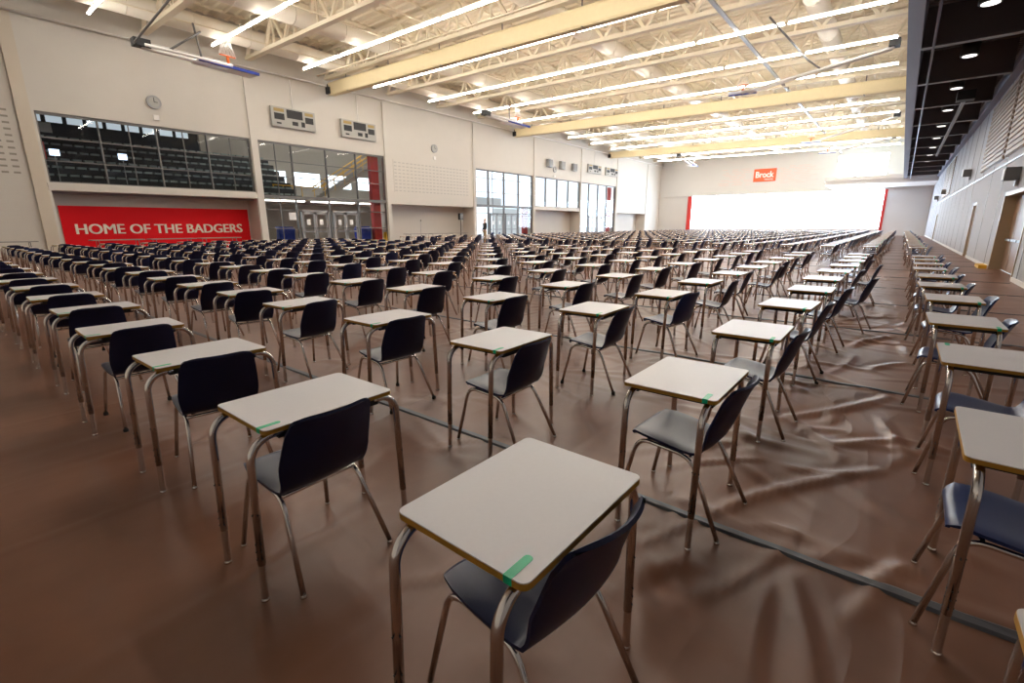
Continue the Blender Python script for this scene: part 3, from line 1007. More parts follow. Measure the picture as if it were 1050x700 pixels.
scoreboard(58.8, 62.5, 8.5, 9.6, 'grey scoreboard in the far pair, beside the wall speakers')
scoreboard(63.9, 67.7, 8.5, 9.6, 'grey scoreboard in the far pair, towards the end wall')
for k, x in enumerate((49.0, 51.8, 54.7)):
    t = thing('wall_speaker', 'grey wall loudspeaker, %s of three from the clock' % ORD[k + 1], 'speaker', (x, YL, 8.8), 0, 'three wall speakers')
    mb = MB(); mb.box((0, -.4, -.45), (.95, -.03, .45)); mb.obj('cabinet', M['grey'], t)
    mb = MB(); mb.box((.06, -.43, -.4), (.89, -.4, .4)); mb.obj('grille', M['mull'], t)
for x, z, lb in ((9.3, 8.42, 'round wall clock above the bleacher window'), (30.85, 8.36, 'round wall clock above the wide slotted panel'), (50.83, 8.2, 'small round clock below the three wall speakers')):
    t = thing('wall_clock', lb, 'clock', (x, YL, z), 0, 'wall clocks')
    mb = MB(); mb.tube([(0, -.01, 0), (0, -.12, 0)], .36, 20); mb.obj('case', M['grey'], t)
    mb = MB(); mb.tube([(0, -.12, 0), (0, -.13, 0)], .26, 20); f = mb.obj('dial', M['sbgrey'], t)
    mb = MB(); mb.box((-.015, -.14, 0), (.015, -.13, .25)); mb.box((0, -.14, -.015), (.17, -.13, .015)); mb.obj('hand', M['black'], f)
    t2 = mb = MB(); mb.box((x - .14, YL - .1, z - .95), (x + .14, YL, z - .68))
    tag(mb.obj('wall_box', M['white']), 'small white box on the wall under the ' + lb.replace('round wall clock', 'clock').replace('small round clock', 'clock'), 'box')
# long conduit along the wall
t = mb = MB(); mb.tube([(XB, YL - .25, 11.45), (XF, YL - .25, 11.45)], .05, 8)
tag(mb.obj('conduit_pipe', M['white']), 'white pipe running high along the windowed wall', 'pipe')

# ---- far wall
mb = MB()
def wf(y0, y1, z0, z1, x0=XF, x1=XF + .4): mb.box((x0, y0, z0), (x1, y1, z1))
wf(YR, 1.65, 0, 7.45); wf(28.9, YL + .4, 0, ZT); wf(1.65, 28.9, 6.3, 7.45); wf(YR, 1.95, 7.45, ZT); wf(7.75, 28.9, 7.45, ZT); wf(1.95, 7.75, 11.1, ZT); wf(1.65, 28.9, 0, .9)
struct(mb.obj('wall_far', M['wallF']))
mb = MB(); mb.box((XF - .25, YR, 6.25), (XF, YL, 6.45)); n_tr += 1; struct(mb.obj('trim_%d' % n_tr, M['wallF']))
nw += 1
root = struct(put('window_%d' % nw, None))
mb = MB()
for y in (1.75, 6.33, 11.46, 16.8, 21.73, 28.2): mb.box((XF - .02, y - .06, .9), (XF + .15, y + .06, 6.3))
for z in (.95, 3.4, 6.25): mb.box((XF, 1.7, z - .04), (XF + .12, 28.3, z + .04))
mb.obj('window_frame', M['white'], root)
mb = MB(); mb.box((XF + .16, 1.7, .9), (XF + .2, 28.3, 6.3)); mb.obj('window_pane', M['daypane'], root)
for y0, y1 in ((1.42, 1.72), (28.25, 28.9)):
    mb = MB(); mb.box((XF - .12, y0, .0), (XF + .05, y1, 6.3)); n_tr += 1; struct(mb.obj('trim_%d' % n_tr, M['redcol']))
nw += 1
root = struct(put('window_%d' % nw, None))
mb = MB()
for k in range(6): mb.box((XF - .02, 1.95 + 1.16 * k - .04, 7.45), (XF + .15, 1.95 + 1.16 * k + .04, 11.1))
for z in (7.5, 9.2, 11.05): mb.box((XF, 1.95, z - .04), (XF + .12, 7.75, z + .04))
mb.obj('window_frame', M['white'], root)
mb = MB(); mb.box((XF + .16, 1.95, 7.45), (XF + .2, 7.75, 11.1)); mb.obj('window_pane', M['daypane'], root)
sg = thing('wall_sign', 'orange-red sign with white lettering high on the end wall', 'sign', (0, 0, 0))
mb = MB(); mb.box((XF - .12, 15.6, 8.1), (XF, 18.8, 10.0)); mb.obj('panel', M['orange'], sg)
t, w = text_obj('Brock', 1.25, M['white'], sg, (XF - .13, 18.5, 8.72), (R(90), 0, R(-90)), .01, .03)
t.scale = (2.6 / w, 1, 1)
t, w = text_obj('University', .34, M['white'], sg, (XF - .13, 17.2, 8.32), (R(90), 0, R(-90)), .01, .004)
t.scale = (1.25 / w, 1, 1)
# faint red courses in the wall's blockwork beside the sign
mb = MB()
rr = random.Random(3)
for k in range(11):
    z = 7.75 + k * .24
    y = 24.5 - rr.uniform(0, 2.5)
    while y > 11.2:
        L_ = rr.uniform(.5, 2.2)
        if not (15.3 < y - L_ / 2 < 19.1): mb.box((XF - .012, y - L_, z), (XF, y, z + .05))
        y -= L_ + rr.uniform(.2, .9)
n_tr += 1
struct(mb.obj('trim_%d' % n_tr, mat('pink_course', (0.74, .52, .47), .7)))
# balcony slab in front of the end wall
mb = MB(); mb.box((75.5, YR + .02, 6.48), (XF - .02, 7.9, 7.0)); mb.box((75.3, YR + .02, 6.95), (75.6, 7.9, 7.45)); mb.box((75.3, 7.8, 6.95), (XF - .02, 8.0, 7.45))
tag(mb.obj('balcony', M['white']), 'white balcony slab under the high end window', 'balcony')

# ---- right wall, doors, panels, soffit
ZS = 7.0
mb = MB()
DO = [(17.75, 22.4, 2.55), (30.1, 31.5, 2.5), (61.8, 63.4, 2.5)]
prev = XB
for a, b_, z in DO:
    mb.box((prev, YR - .4, 0), (a, YR, ZS)); mb.box((a, YR - .4, z), (b_, YR, ZS)); prev = b_
mb.box((prev, YR - .4, 0), (XF, YR, ZS)); mb.box((XB, YR - .4, ZS), (XF, YR, ZT))
struct(mb.obj('wall_right', M['wallR']))
for q, (a, b_, z) in enumerate(DO):
    nd += 1
    root = struct(put('door_%d' % nd, None))
    y = YR - .28
    mb = MB(); mb.box((a, y - .05, 0), (a + .12, YR + .02, z)); mb.box((b_ - .14, y - .05, 0), (b_, YR + .02, z)); mb.box((a, y - .05, z - .12), (b_, YR + .02, z)); mb.obj('door_frame', M['frame'], root)
    nl = 4 if q == 0 else 1
    wl_ = (b_ - a - .26) / nl
    for k in range(nl):
        p = a + .12 + k * wl_
        mb = MB(); mb.box((p + .01, y - .04, .02), (p + wl_ - .01, y, z - .13)); leaf = mb.obj('door_leaf', M['door'], root)
        mb = MB(); mb.box((p + .1, y, .98), (p + wl_ - .1, y + .07, 1.05)); mb.obj('push_bar', M['grey'], leaf)
# light seams / rails across the wall
mb = MB(); mb.box((XB, YR, 3.56), (XF, YR + .03, 3.62)); n_tr += 1; struct(mb.obj('trim_%d' % n_tr, M['grey']))
mb = MB()
for X in [10.5 + 3.3 * k for k in range(23)]:
    mb.box((X, YR, 3.62), (X + .035, YR + .012, 6.9))
    if not any(a - .1 < X < b_ + .1 for a, b_, z in DO): mb.box((X, YR, 0), (X + .035, YR + .012, 3.56))
n_tr += 1; struct(mb.obj('trim_%d' % n_tr, M['grey']))
mb = MB(); mb.box((XB, YR, 0), (17.7, YR + .03, .12)); mb.box((22.45, YR, 0), (30, YR + .03, .12)); mb.box((31.6, YR, 0), (61.7, YR + .03, .12)); mb.box((63.5, YR, 0), (XF, YR + .03, .12)); struct(mb.obj('baseboard_right', M['white']))
t_ = mb = MB(); mb.box((22.5, YR + .03, 0), (23.6, YR + .25, .12)); tag(mb.obj('door_threshold', M['yellow']), 'yellow painted ramp edge on the floor beside the brown doors', 'ramp')
def slat_panel(x0, x1, label):
    t = thing('slatted_panel', label, 'panel', (0, 0, 0), 0, 'slatted wall panels')
    mb = MB(); mb.box((x0, YR, 3.85), (x1, YR + .03, 6.72)); mb.obj('backing', M['door'], t)
    mb = MB()
    for k in range(15): mb.box((x0, YR + .03, 3.88 + k * .19), (x1, YR + .07, 4.0 + k * .19))
    mb.obj('slat_pattern', M['panel'], t)
for k, (x0, x1) in enumerate(((17.6, 24.2), (24.75, 31.3), (51.5, 56.0), (56.4, 61.0))):
    slat_panel(x0, x1, ['slatted brown acoustic panel above the wide brown doors', 'slatted brown acoustic panel just past the wide doors', 'far slatted acoustic panel, first of the second pair', 'far slatted acoustic panel, second of the second pair'][k])
for k, (x, z) in enumerate(((20.45, 3.1), (36.3, 4.35), (55.4, 4.3), (67.3, 4.3))):
    t = thing('wall_light', 'black wall box lamp, %s along the wall with the doors' % ORD[k + 1], 'wall light', (x, YR, z), 0, 'wall box lamps')
    mb = MB(); mb.box((-.2, .02, -.28), (.2, .36, .1)); mb.obj('case', M['mull'], t)
    mb = MB(); mb.box((-.17, .36, -.25), (.17, .38, .07)); mb.obj('lens', M['white'], t)
    mb = MB(); mb.box((-.05, 0, -.45), (.05, .08, -.2)); mb.obj('bracket', M['grey'], t)
# soffit of the mezzanine: dark ribbed deck, cross beams, edge beam
mb = MB()
mb.box((XB, YR, 8.15), (75.4, -.1, 8.3))
for k in range(int((75 - XB) / .3)):
    X = XB + .3 * k
    mb.box((X, YR, 8.07), (X + .14, -.1, 8.15))
struct(mb.obj('ceiling_mezzanine', M['dark']))
mb = MB(); mb.box((XB, -.42, 6.88), (75.4, -.08, 8.3)); n_tr += 1; struct(mb.obj('trim_%d' % n_tr, M['fascia']))
mb = MB(); mb.box((XB, YR + .0, 6.9), (75.4, YR + .25, 7.25)); n_tr += 1; struct(mb.obj('trim_%d' % n_tr, M['fascia']))
for k in range(-1, 12):
    X = 20.3 + 5.18 * k
    if X > 75: break
    t = thing('soffit_beam', 'dark steel beam under the mezzanine, %s from the near end' % ORD[k + 2], 'beam', (X, 0, 0), 0, 'mezzanine beams')
    mb = MB(); mb.box((-.05, YR + .25, 7.0), (.05, -.42, 8.07)); mb.obj('web', M['darkbeam'], t)
    mb = MB(); mb.box((-.14, YR + .25, 6.92), (.14, -.42, 7.0)); mb.obj('flange', M['darkbeam'], t)
for k in range(-1, 12):
    X = 17.4 + 5.0 * k
    if X > 72: break
    t = thing('can_light', 'round black can light under the mezzanine, %s from the near end' % ORD[k + 2], 'light', (X, -1.70, 7.0), 0, 'mezzanine can lights')
    mb = MB(); mb.tube([(0, 0, 0), (0, 0, .45)], .24, 18); mb.obj('can', M['black'], t)
    mb = MB(); mb.tube([(0, 0, -.012), (0, 0, .0)], .19, 18); mb.obj('lens', M['canlamp'], t)
    mb = MB(); mb.tube([(0, 0, .42), (0, 0, 1.08)], .03, 6); mb.obj('stem', M['black'], t)
mb = MB(); mb.tube([(XB, -.72, 6.84), (75, -.72, 6.84)], .035, 8); tag(mb.obj('soffit_conduit', M['fascia']), 'pale conduit under the mezzanine beside its edge beam', 'pipe')
t = thing('projector_box', 'black box hung under the mezzanine on a dark rail', 'box', (27.5, -2.05, 6.5))
mb = MB(); mb.box((-.3, -.28, 0), (.3, .28, .35)); mb.obj('case', M['black'], t)
mb = MB(); mb.box((0, -.06, .08), (22, .06, .2)); mb.obj('rail', M['darkbeam'], t)
# near end wall, behind the camera
mb = MB(); mb.box((XB - .3, YR - .4, 0), (XB, YL + .45, ZT)); struct(mb.obj('wall_near', M['wallL']))

# ------------------------------------------------------------------ roof
def zc(y, z0): return z0 + .012 * (y - CAM.y)
mb = MB()
SL = 13.55
mb.add([(XB, YR - .4, zc(YR, SL)), (XF + .4, YR - .4, zc(YR, SL)), (XF + .4, YL + .5, zc(YL, SL)), (XB, YL + .5, zc(YL, SL))], [(0, 3, 2, 1)])
for k in range(int((XF - XB) / .6)):
    X = XB + .6 * k
    mb.add([(X, YR, zc(YR, SL)), (X + .25, YR, zc(YR, SL)), (X + .25, YL, zc(YL, SL)), (X, YL, zc(YL, SL)),
            (X + .06, YR, zc(YR, SL - .09)), (X + .19, YR, zc(YR, SL - .09)), (X + .19, YL, zc(YL, SL - .09)), (X + .06, YL, zc(YL, SL - .09))],
           [(4, 7, 6, 5), (0, 3, 7, 4), (1, 5, 6, 2)])
struct(mb.obj('ceiling', M['ceil']))
ZCH = CAM.z + 10.05
trusses = [14.91 + 5.52 * k for k in range(-3, 13)]
for q, X in enumerate(trusses):
    if X > XF - 1: break
    t = thing('roof_truss', 'cream steel roof truss, %s from the near end' % ORD[q + 1], 'truss', (X, 0, 0), 0, 'roof trusses')
    A = lambda y, z: (0, y, zc(y, z))
    mb = MB(); mb.bar(A(YR, ZCH), A(YL - .02, ZCH), .34, .20); mb.obj('bottom_chord', M['steel'], t)
    mb = MB(); mb.bar(A(YR, ZCH + 1.75), A(YL - .02, ZCH + 1.75), .26, .16); mb.obj('top_chord', M['steel'], t)
    mb = MB()
    n = 15
    p = (YL - YR) / n
    for k in range(n):
        y0, ym, y1 = YR + k * p, YR + (k + .5) * p, YR + (k + 1) * p
        mb.bar(A(y0, ZCH), A(ym, ZCH + 1.75), .17, .16); mb.bar(A(ym, ZCH + 1.75), A(y1, ZCH), .17, .16)
        mb.bar(A(ym, ZCH), A(ym, ZCH + 1.75), .10, .10)
    mb.obj('web', M['steel'], t)
# purlins along the hall
for q, y in enumerate([YR + 1.2 + 2.49 * k for k in range(15)]):
    mb = MB(); mb.box((XB, y - .06, zc(y, ZCH + 1.83)), (XF, y + .06, zc(y, ZCH + 2.0)))
    tag(mb.obj('roof_purlin', M['steel']), 'thin cream roof purlin, %s from the brown-door wall' % ORD[q + 1], 'purlin', 'roof purlins')
# rolled divider curtains
for q, k in enumerate((1, 5, 9)):
    X = 14.91 + 5.52 * k - .1 + .35
    t = thing('divider_curtain', 'cream rolled-up divider curtain under the roof, %s from the near end' % ORD[q + 1], 'curtain', (X, 0, 0), 0, 'rolled divider curtains')
    zb = lambda y: CAM.z + 8.72 + .018 * (y - CAM.y)
    mb = MB()
    ys = [YR + 3.6 + (YL - .2 - YR - 3.6) * i / 14 for i in range(15)]
    vs, fs = [], []
    prof = [(-.24, .10), (-.20, .0), (.20, .0), (.24, .10), (.25, .75), (.18, .86), (-.18, .86), (-.25, .75)]
    for y in ys:
        for a, c in prof: vs.append((a, y, zb(y) + c))
    for i in range(len(ys) - 1):
        for c in range(8): fs.append((8 * i + c, 8 * i + (c + 1) % 8, 8 * i + 8 + (c + 1) % 8, 8 * i + 8 + c))
    fs += [tuple(range(8))[::-1], tuple(range(len(vs) - 8, len(vs)))]
    mb.add(vs, fs); mb.obj('roll', M['curtain'], t)
    for i in range(1, 14, 2):
        y = ys[i]
        mb = MB(); mb.box((-.27, y - .03, zb(y) + .84), (-.24, y + .03, zc(y, ZCH))); mb.box((-.27, y - .03, zb(y) - .01), (.27, y + .03, zb(y) + .005)); mb.obj('strap', M['mull'], t)
    mb = MB(); y = YL - .35; mb.box((-.45, y - .2, zb(y) + .05), (-.3, y + .2, zb(y) + .5)); mb.tube([(-.38, y, zb(y) + .5), (-.38, y, ZCH)], .04, 6); mb.obj('motor', M['black'], t)
    mb = MB(); mb.bar((-1.25, YR + 3.6, zb(0) + 1.02), (-1.25, YL - .6, zb(YL) + 1.02), .12, .06); mb.obj('drive_pipe', M['steel'], t)
# light rows
nrow = 0
HL, HH = MB(), MB()
PITCH_L, LEN = 4.47, 4.28
def lamp_meshes():
    a = MB()
    dz = .012 * LEN / 2
    def sb(mb, x0, x1, z0, z1):
        h = LEN / 2
        mb.add([(x0, -h, z0 - dz), (x1, -h, z0 - dz), (x1, h, z0 + dz), (x0, h, z0 + dz), (x0, -h, z1 - dz), (x1, -h, z1 - dz), (x1, h, z1 + dz), (x0, h, z1 + dz)],
               [(0, 3, 2, 1), (4, 5, 6, 7), (0, 1, 5, 4), (1, 2, 6, 5), (2, 3, 7, 6), (3, 0, 4, 7)])
        return mb
    sb(a, -.046, .046, 0, .04)
    b_ = sb(sb(MB(), -.075, .075, .041, .075), -.03, .03, .075, .16)
    u_ = sb(sb(MB(), -.068, -.034, .076, .082), .034, .068, .076, .082)
    c = MB().tube([(0, 0, .12), (0, 0, .62)], .012, 5)
    return a.mesh('diffuser', M['lamp']), b_.mesh('housing', M['housing']), c.mesh('hanger', M['steel']), u_.mesh('uplight', M['uplamp'])
LM = lamp_meshes()
for k in range(-1, 13):
    X = 12.11 + 5.52 * k
    nrow += 1
    for q in range(7):
        y = 32.0 - LEN / 2 - PITCH_L * q
        t = thing('ceiling_lamp', 'white strip lamp, %s from windowed wall in the %s lamp row' % (ORD[q + 1], ORD[nrow]), 'lamp', (X, y, zc(y, CAM.z + 9.70)), 0, 'hanging strip lamps')
        put('diffuser', LM[0], t); put('housing', LM[1], t); put('uplight', LM[3], t); put('hanger', LM[2], t, (0, -1.6, -.02)); put('hanger', LM[2], t, (0, 1.6, .02))
# ducts
for q, (yr, z) in enumerate(((32.5, 10.95), (27.15, 10.95), (16.16, 10.95), (5.05, 10.95))):
    y = yr + CAM.y
    t = thing('air_duct', 'long white round air duct, %s from the windowed wall' % ORD[q + 1], 'duct', (0, y, CAM.z + z + .0), 0, 'round air ducts')
    mb = MB(); mb.tube([(XB + .2, 0, 0), (XF - .2, 0, 0)], .50, 20); mb.obj('tube', M['duct'], t)
    mb = MB()
    for k in range(30): mb.tube([(-4 + 3 * k, 0, 0), (-3.94 + 3 * k, 0, 0)], .515, 20)
    mb.obj('joint_band', M['duct'], t)
# grey cable channel along the hall
mb = MB(); mb.box((10, 7.45, CAM.z + 9.9), (XF, 7.65, CAM.z + 9.98)); tag(mb.obj('cable_channel', M['grey']), 'grey channel crossing under the roof trusses along the hall', 'channel')
for q, y in enumerate((31.2, 24.5, 12.0, 21.0)):
    mb = MB(); mb.tube([(XB, y, zc(y, CAM.z + 10.35)), (XF, y, zc(y, CAM.z + 10.35))], .045, 6)
    tag(mb.obj('sprinkler_pipe', M['steel']), 'thin cream pipe among the trusses, %s from the windowed wall' % ['first', 'second', 'fourth', 'third'][q], 'pipe', 'roof pipes')


# basketball hoops folded up under the roof
def hoop(c, ax, mast, label, w=1.83, s=1.0, rods=()):
    """c: centre of the pad edge; ax: unit vector along the board; mast: end point of the mast; all in world axes"""
    c, ax, mast = Vector(c), Vector(ax).normalized(), Vector(mast)
    t = thing('basketball_hoop', label, 'basketball hoop', c, 0, 'folded basketball hoops')
    dp = Vector((-ax.y, ax.x, 0))
    mb = MB(); mb.bar(-ax * w / 2 + dp * .45 * s, ax * w / 2 + dp * .45 * s, .6 * s, .03); mb.obj('backboard', M['white'], t)
    mb = MB(); mb.bar(-ax * w / 2, ax * w / 2, .08, .10 * s); mb.obj('pad', M['blue'], t)['label'] = 'blue edge pad'
    rc = Vector((0, 0, .38 * s)) + dp * .2
    ring = [rc + (ax * math.cos(a) + dp * math.sin(a) * .35 + Vector((0, 0, math.sin(a) * .12))) * .26 * s for a in [2 * math.pi * k / 16 for k in range(17)]]
    mb = MB(); mb.tube(ring, .022 * s, 6); mb.tube([rc - Vector((0, 0, .05)), Vector((0, 0, .05)) + dp * .2], .05 * s, 6); rim = mb.obj('rim', M['rim'], t)
    mb = MB()
    for k in range(12):
        a, a2 = 2 * math.pi * k / 12, 2 * math.pi * (k + 1.5) / 12
        p = rc + (ax * math.cos(a) + dp * math.sin(a) * .35) * .3 * s
        q = rc + (ax * math.cos(a2) + dp * math.sin(a2) * .35) * .17 * s + Vector((0, 0, .45 * s))
        q2 = rc + (ax * math.cos(2 * a - a2) + dp * math.sin(2 * a - a2) * .35) * .17 * s + Vector((0, 0, .45 * s))
        mb.tube([p, q], .008 * s, 4); mb.tube([p, q2], .008 * s, 4)
    mb.obj('net', M['white'], rim)
    m = mast - c
    off = dp * .3 * s
    mb = MB(); mb.tube([off, m + off], .07 * s, 8); mb.tube([off - dp * .5 * s, m - dp * .1], .05 * s, 8)
    mb.obj('mast', M['white'], t)
    for p, q in rods:
        mb = MB(); mb.tube([Vector(p) - c, Vector(q) - c], .05, 6); mb.obj('strut', M['mull'], t)
    mb = MB(); e = m + off; mb.box((e.x - .35, e.y - .25, e.z), (e.x + .35, e.y + .25, e.z + .35)); mb.obj('winch', M['black'], t)


Y1 = CAM.y + 30
hoop((CAM.x + 12.77, Y1, CAM.z + 8.42), (1, 0, -.03), (CAM.x + 8.9, Y1, CAM.z + 8.5), 'blue-edged basketball hoop folded up above the bleacher window', 3.05, 1.5,
     [((CAM.x + 11.5, Y1 + .3, CAM.z + 8.6), (CAM.x + 11.3, Y1 + .3, CAM.z + 10.2)), ((CAM.x + 8.4, Y1 - .3, CAM.z + 8.4), (CAM.x + 9.0, Y1 - 8, CAM.z + 9.9)), ((CAM.x + 10, Y1 + .2, CAM.z + 8.6), (CAM.x + 11.4, Y1 - .3, CAM.z + 9.7))])
hoop((CAM.x + 35.5, CAM.y + 27.6, CAM.z + 8.62), (1, 0, -.02), (CAM.x + 31.6, CAM.y + 27.6, CAM.z + 8.75), 'blue-edged basketball hoop folded up over the outdoor-facing glazing', 3.05, 1.5,
     [((CAM.x + 34.5, CAM.y + 27.9, CAM.z + 8.7), (CAM.x + 34.4, CAM.y + 27.9, CAM.z + 10))])
hoop((CAM.x + 39.2, CAM.y + 10.3, CAM.z + 9.05), (-.25, 1, -.02), (CAM.x + 36.7, CAM.y + 1.9, CAM.z + 9.6), 'folded basketball hoop on a long diagonal mast near the mezzanine', 1.83, 1.3,
     [((CAM.x + 27.7, CAM.y + 6.4, CAM.z + 9.6), (CAM.x + 35.9, CAM.y + 5.9, CAM.z + 9.6)), ((CAM.x + 35.9, CAM.y + 5.9, CAM.z + 9.6), (CAM.x + 37.5, CAM.y + 5.4, CAM.z + 9.4))])
hoop((CAM.x + 63.9, CAM.y + 9.2, CAM.z + 8.7), (-.25, 1, 0), (CAM.x + 58, CAM.y + 1.9, CAM.z + 9.4), 'smaller distant folded hoop beyond the second divider curtain', 1.83, 1.3)
hoop((CAM.x + 73.2, CAM.y + 8.6, CAM.z + 8.6), (-.25, 1, 0), (CAM.x + 71, CAM.y + 2.2, CAM.z + 9.3), 'most distant folded hoop beside the high end window', 1.83, 1.3)
hoop((CAM.x + 76.0, CAM.y + 25.6, CAM.z + 8.6), (1, 0, 0), (CAM.x + 70, CAM.y + 25.6, CAM.z + 9.3), 'distant folded hoop near the corner of end wall and windowed wall', 2.4, 1.3)

# ------------------------------------------------------------------ along the windowed wall: tables, loudspeaker, stand
def folding_table(x, y, label, L_=2.3):
    t = thing('folding_table', label, 'table', (x, y, 0), 0, 'folding tables along the windowed wall')
    mb = MB(); mb.prism(rrect(L_, .76, .06, 3), .76, .80, 0, 0, 0); mb.obj('tabletop', M['tblgrey'], t)
    for s in (-1, 1):
        mb = MB(); xx = s * (L_ / 2 - .3)
        mb.tube([(xx, -.3, 0), (xx, -.3, .74), (xx, .3, .74), (xx, .3, 0)], .018, 6); mb.tube([(xx, -.3, .3), (xx, .3, .3)], .012, 5); mb.obj('leg', M['mull'], t)
for x, lb in ((1.75, 'grey folding table under the slotted block panel'), (6.0, 'grey folding table in front of the banner, near its first word'), (8.5, 'grey folding table in front of the middle of the banner'), (11.0, 'grey folding table in front of the last word of the banner'),
              (26.6, 'folding table at the glazing end of the white recess'), (29.1, 'folding table in the middle of the white recess'), (31.6, 'folding table beside the loudspeaker stand')):
    folding_table(x, 32.0, lb)
t = thing('loudspeaker', 'black loudspeaker raised on a pole at the recess corner', 'speaker', (33.3, 33.2, 2.02))
mb = MB(); mb.prism([(-.22, -.15), (.22, -.15), (.16, .18), (-.16, .18)], 0, .62, 0, 0, 0); mb.obj('cabinet', M['black'], t)
mb = MB(); mb.box((-.19, -.17, .04), (.19, -.15, .58)); mb.obj('grille', M['mull'], t)
t = thing('speaker_stand', 'black tripod stand carrying the loudspeaker', 'stand', (33.3, 33.2, 0))
mb = MB(); mb.tube([(0, 0, .3), (0, 0, 2.02)], .03, 8); mb.obj('pole', M['black'], t)
for a in (30, 150, 270):
    mb = MB(); mb.tube([(0, 0, .7), (.45 * math.cos(R(a)), .45 * math.sin(R(a)), .02)], .016, 6); mb.obj('leg', M['black'], t)
t = thing('microphone_stand', 'thin microphone stand in front of the white recess', 'stand', (28.0, 33.0, 0))
mb = MB(); mb.tube([(0, 0, 0), (0, 0, .03)], .18, 12); mb.obj('base', M['black'], t)
mb = MB(); mb.tube([(0, 0, .03), (0, 0, 1.85)], .018, 6); mb.obj('pole', M['grey'], t)
mb = MB(); mb.tube([(0, 0, 1.85), (0, -.06, 1.98)], .03, 8); mb.obj('microphone', M['black'], t)
# stacked spare chairs and box on the tables
for k, (x, key) in enumerate(((34.6, 'blue'), (35.6, 'blue'))):
    make_chair(2, x + 1.6, 31.8, R(20 * k), ['spare blue chair by the person, nearer the loudspeaker', 'spare blue chair right beside the standing person'][k], None, key)

# ------------------------------------------------------------------ person at the glazed doors
def skin_body(verts, edges, radii, name, m, parent, sub=2):
    me = bpy.data.meshes.new(name)
    me.from_pydata(verts, edges, [])
    o = bpy.data.objects.new(name, me)
    COL.objects.link(o)
    md = o.modifiers.new('s', 'SKIN'); md.use_smooth_shade = True
    for i, r in enumerate(radii): me.skin_vertices[0].data[i].radius = r if isinstance(r, tuple) else (r, r)
    me.skin_vertices[0].data[0].use_root = True
    sb = o.modifiers.new('d', 'SUBSURF'); sb.levels = sub; sb.render_levels = sub
    bpy.context.view_layer.update()
    me2 = bpy.data.meshes.new_from_object(o.evaluated_get(bpy.context.evaluated_depsgraph_get()))
    bpy.data.objects.remove(o)
    me2.materials.clear(); me2.materials.append(m)
    return put(name, me2, parent)


PS = 1.15
pr = thing('person', 'person in a dark jacket and khaki trousers standing by the glazed doors', 'person', (30.55, 27.55, 0), R(-115))
pr.scale = (PS, PS, PS)
V = [(0, 0, .98), (0, 0, 1.12), (0, 0, 1.32), (0, 0, 1.46), (0, -.01, 1.55), (0, 0, 1.64), (0, .0, 1.74)]
E = [(0, 1), (1, 2), (2, 3), (3, 4), (4, 5), (5, 6)]
RD = [(.15, .11), (.15, .11), (.17, .115), (.12, .09), (.055, .055), (.075, .09), (.065, .08)]
for s in (-1, 1):
    o = len(V)
    V += [(s * .19, 0, 1.43), (s * .25, .02, 1.15), (s * .22, -.12, .95), (s * .2, -.17, .90)]
    E += [(3, o), (o, o + 1), (o + 1, o + 2), (o + 2, o + 3)]; RD += [.062, .047, .035, .03]
    h = len(V)
    V += [(s * .095, 0, .92), (s * .11, .0, .5), (s * .12, .03, .09), (s * .13, -.10, .045)]
    E += [(0, h), (h, h + 1), (h + 1, h + 2), (h + 2, h + 3)]; RD += [.09, .062, .045, .042]
    f = len(V)
    V += [(s * .2, -.20, .885), (s * .2, -.235, .87)]
    E += [(o + 3, f), (f, f + 1)]; RD += [.024, .014]
    for d in (-.02, .0, .02):
        f2 = len(V); V += [(s * .2 + d, -.25, .885 + .01 * abs(d))]; E += [(f, f2)]; RD += [.009]
body = skin_body(V, E, RD, 'body', M['skin'], pr)
V = [(0, 0, .95), (0, 0, 1.12), (0, 0, 1.32), (0, 0, 1.455)]
E = [(0, 1), (1, 2), (2, 3)]
RD = [(.19, .15), (.185, .145), (.20, .15), (.13, .105)]
for s in (-1, 1):
    o = len(V); V += [(s * .19, 0, 1.43), (s * .25, .02, 1.15), (s * .222, -.11, .96)]; E += [(3, o), (o, o + 1), (o + 1, o + 2)]; RD += [.078, .062, .048]
skin_body(V, E, RD, 'jacket', M['black'], pr)
V = [(0, 0, .97)]; E = []; RD = [(.165, .125)]
for s in (-1, 1):
    o = len(V); V += [(s * .10, 0, .85), (s * .112, .0, .5), (s * .12, .03, .1)]; E += [(0, o), (o, o + 1), (o + 1, o + 2)]; RD += [.105, .08, .066]
skin_body(V, E, RD, 'trousers', M['khaki'], pr)
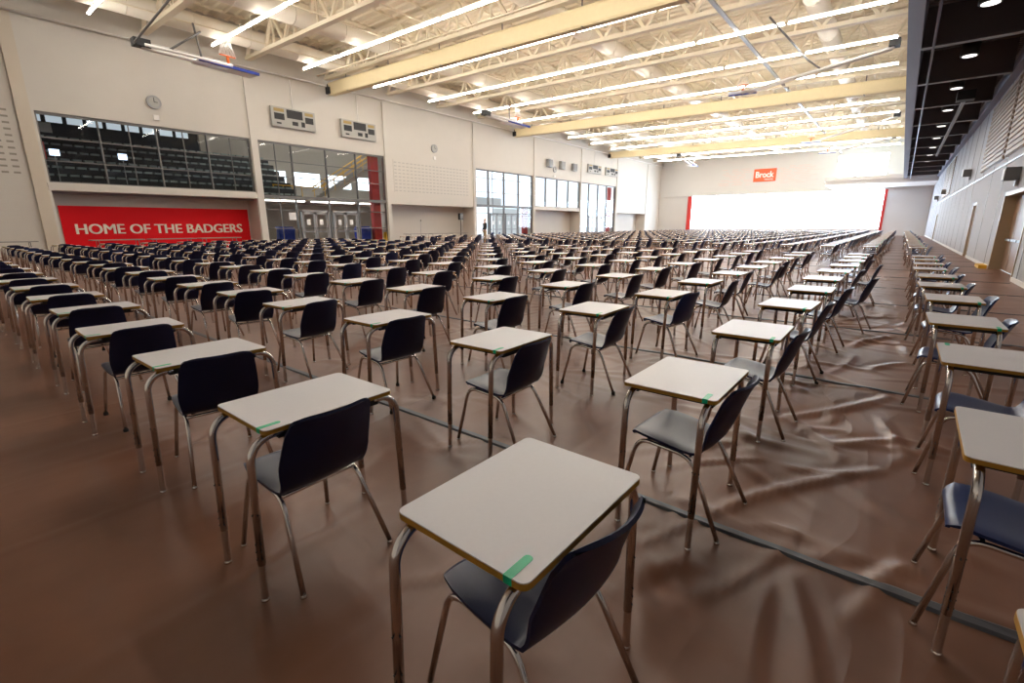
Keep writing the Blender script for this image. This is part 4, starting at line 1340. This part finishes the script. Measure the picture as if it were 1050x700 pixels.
mb = MB()
hv, hf = [], []
for i in range(7):
    th = R(90 - 17 * i)
    for k in range(14):
        a = 2 * math.pi * k / 14
        rr_ = math.cos(th)
        zz = 1.665 + .135 * math.sin(th)
        back = .0 if math.sin(a) > -.3 or i < 4 else -.03
        hv.append((.085 * rr_ * math.cos(a), .015 + (.102 + back) * rr_ * math.sin(a), zz + (0.03 if (math.sin(a) < -.3 and i > 3) else 0)))
for i in range(6):
    for k in range(14): hf.append((14 * i + k, 14 * i + 14 + k, 14 * i + 14 + (k + 1) % 14, 14 * i + (k + 1) % 14))
mb.add(hv, hf, 0, True); mb.obj('hair', M['hair'], pr)
mb = MB(); mb.tube([(0, -.075, 1.655), (0, -.11, 1.63)], [.012, .018], 8)
for s in (-1, 1): mb.tube([(s * .077, .01, 1.67), (s * .09, .02, 1.63)], [.02, .012], 6)
mb.obj('face', M['skin'], pr)

# ------------------------------------------------------------------ outdoors, world, view
mb = MB(); mb.add([(30, 34.6, -.05), (100, 34.6, -.05), (100, 80, -.05), (30, 80, -.05)], [(0, 1, 2, 3)]); struct(mb.obj('ground_outside', M['white']))
mb = MB(); mb.box((38, 47, 4.4), (56, 47.3, 5.4)); mb.box((38, 46.5, 1.6), (50, 46.8, 4.3)); mb.box((60, 52, -.05), (74, 52.3, 4.2))
struct(mb.obj('wall_outside', M['wallF']))
w = bpy.data.worlds.new('world')
SC.world = w
w.use_nodes = True
bg = w.node_tree.nodes['Background']
bg.inputs[0].default_value = (0.74, 0.87, 1.0, 1)
bg.inputs[1].default_value = WORLD

vs_ = SC.view_settings
vs_.view_transform = 'Standard'
vs_.look = 'None'
vs_.gamma = 1
vs_.use_curve_mapping = False
vs_.exposure = 0.62
SC.cycles.use_denoising = True
SC.cycles.max_bounces = 8
SC.cycles.diffuse_bounces = 5
SC.cycles.glossy_bounces = 3
SC.cycles.transparent_max_bounces = 12
SC.cycles.sample_clamp_indirect = 8
SC.cycles.caustics_reflective = False
SC.cycles.caustics_refractive = False
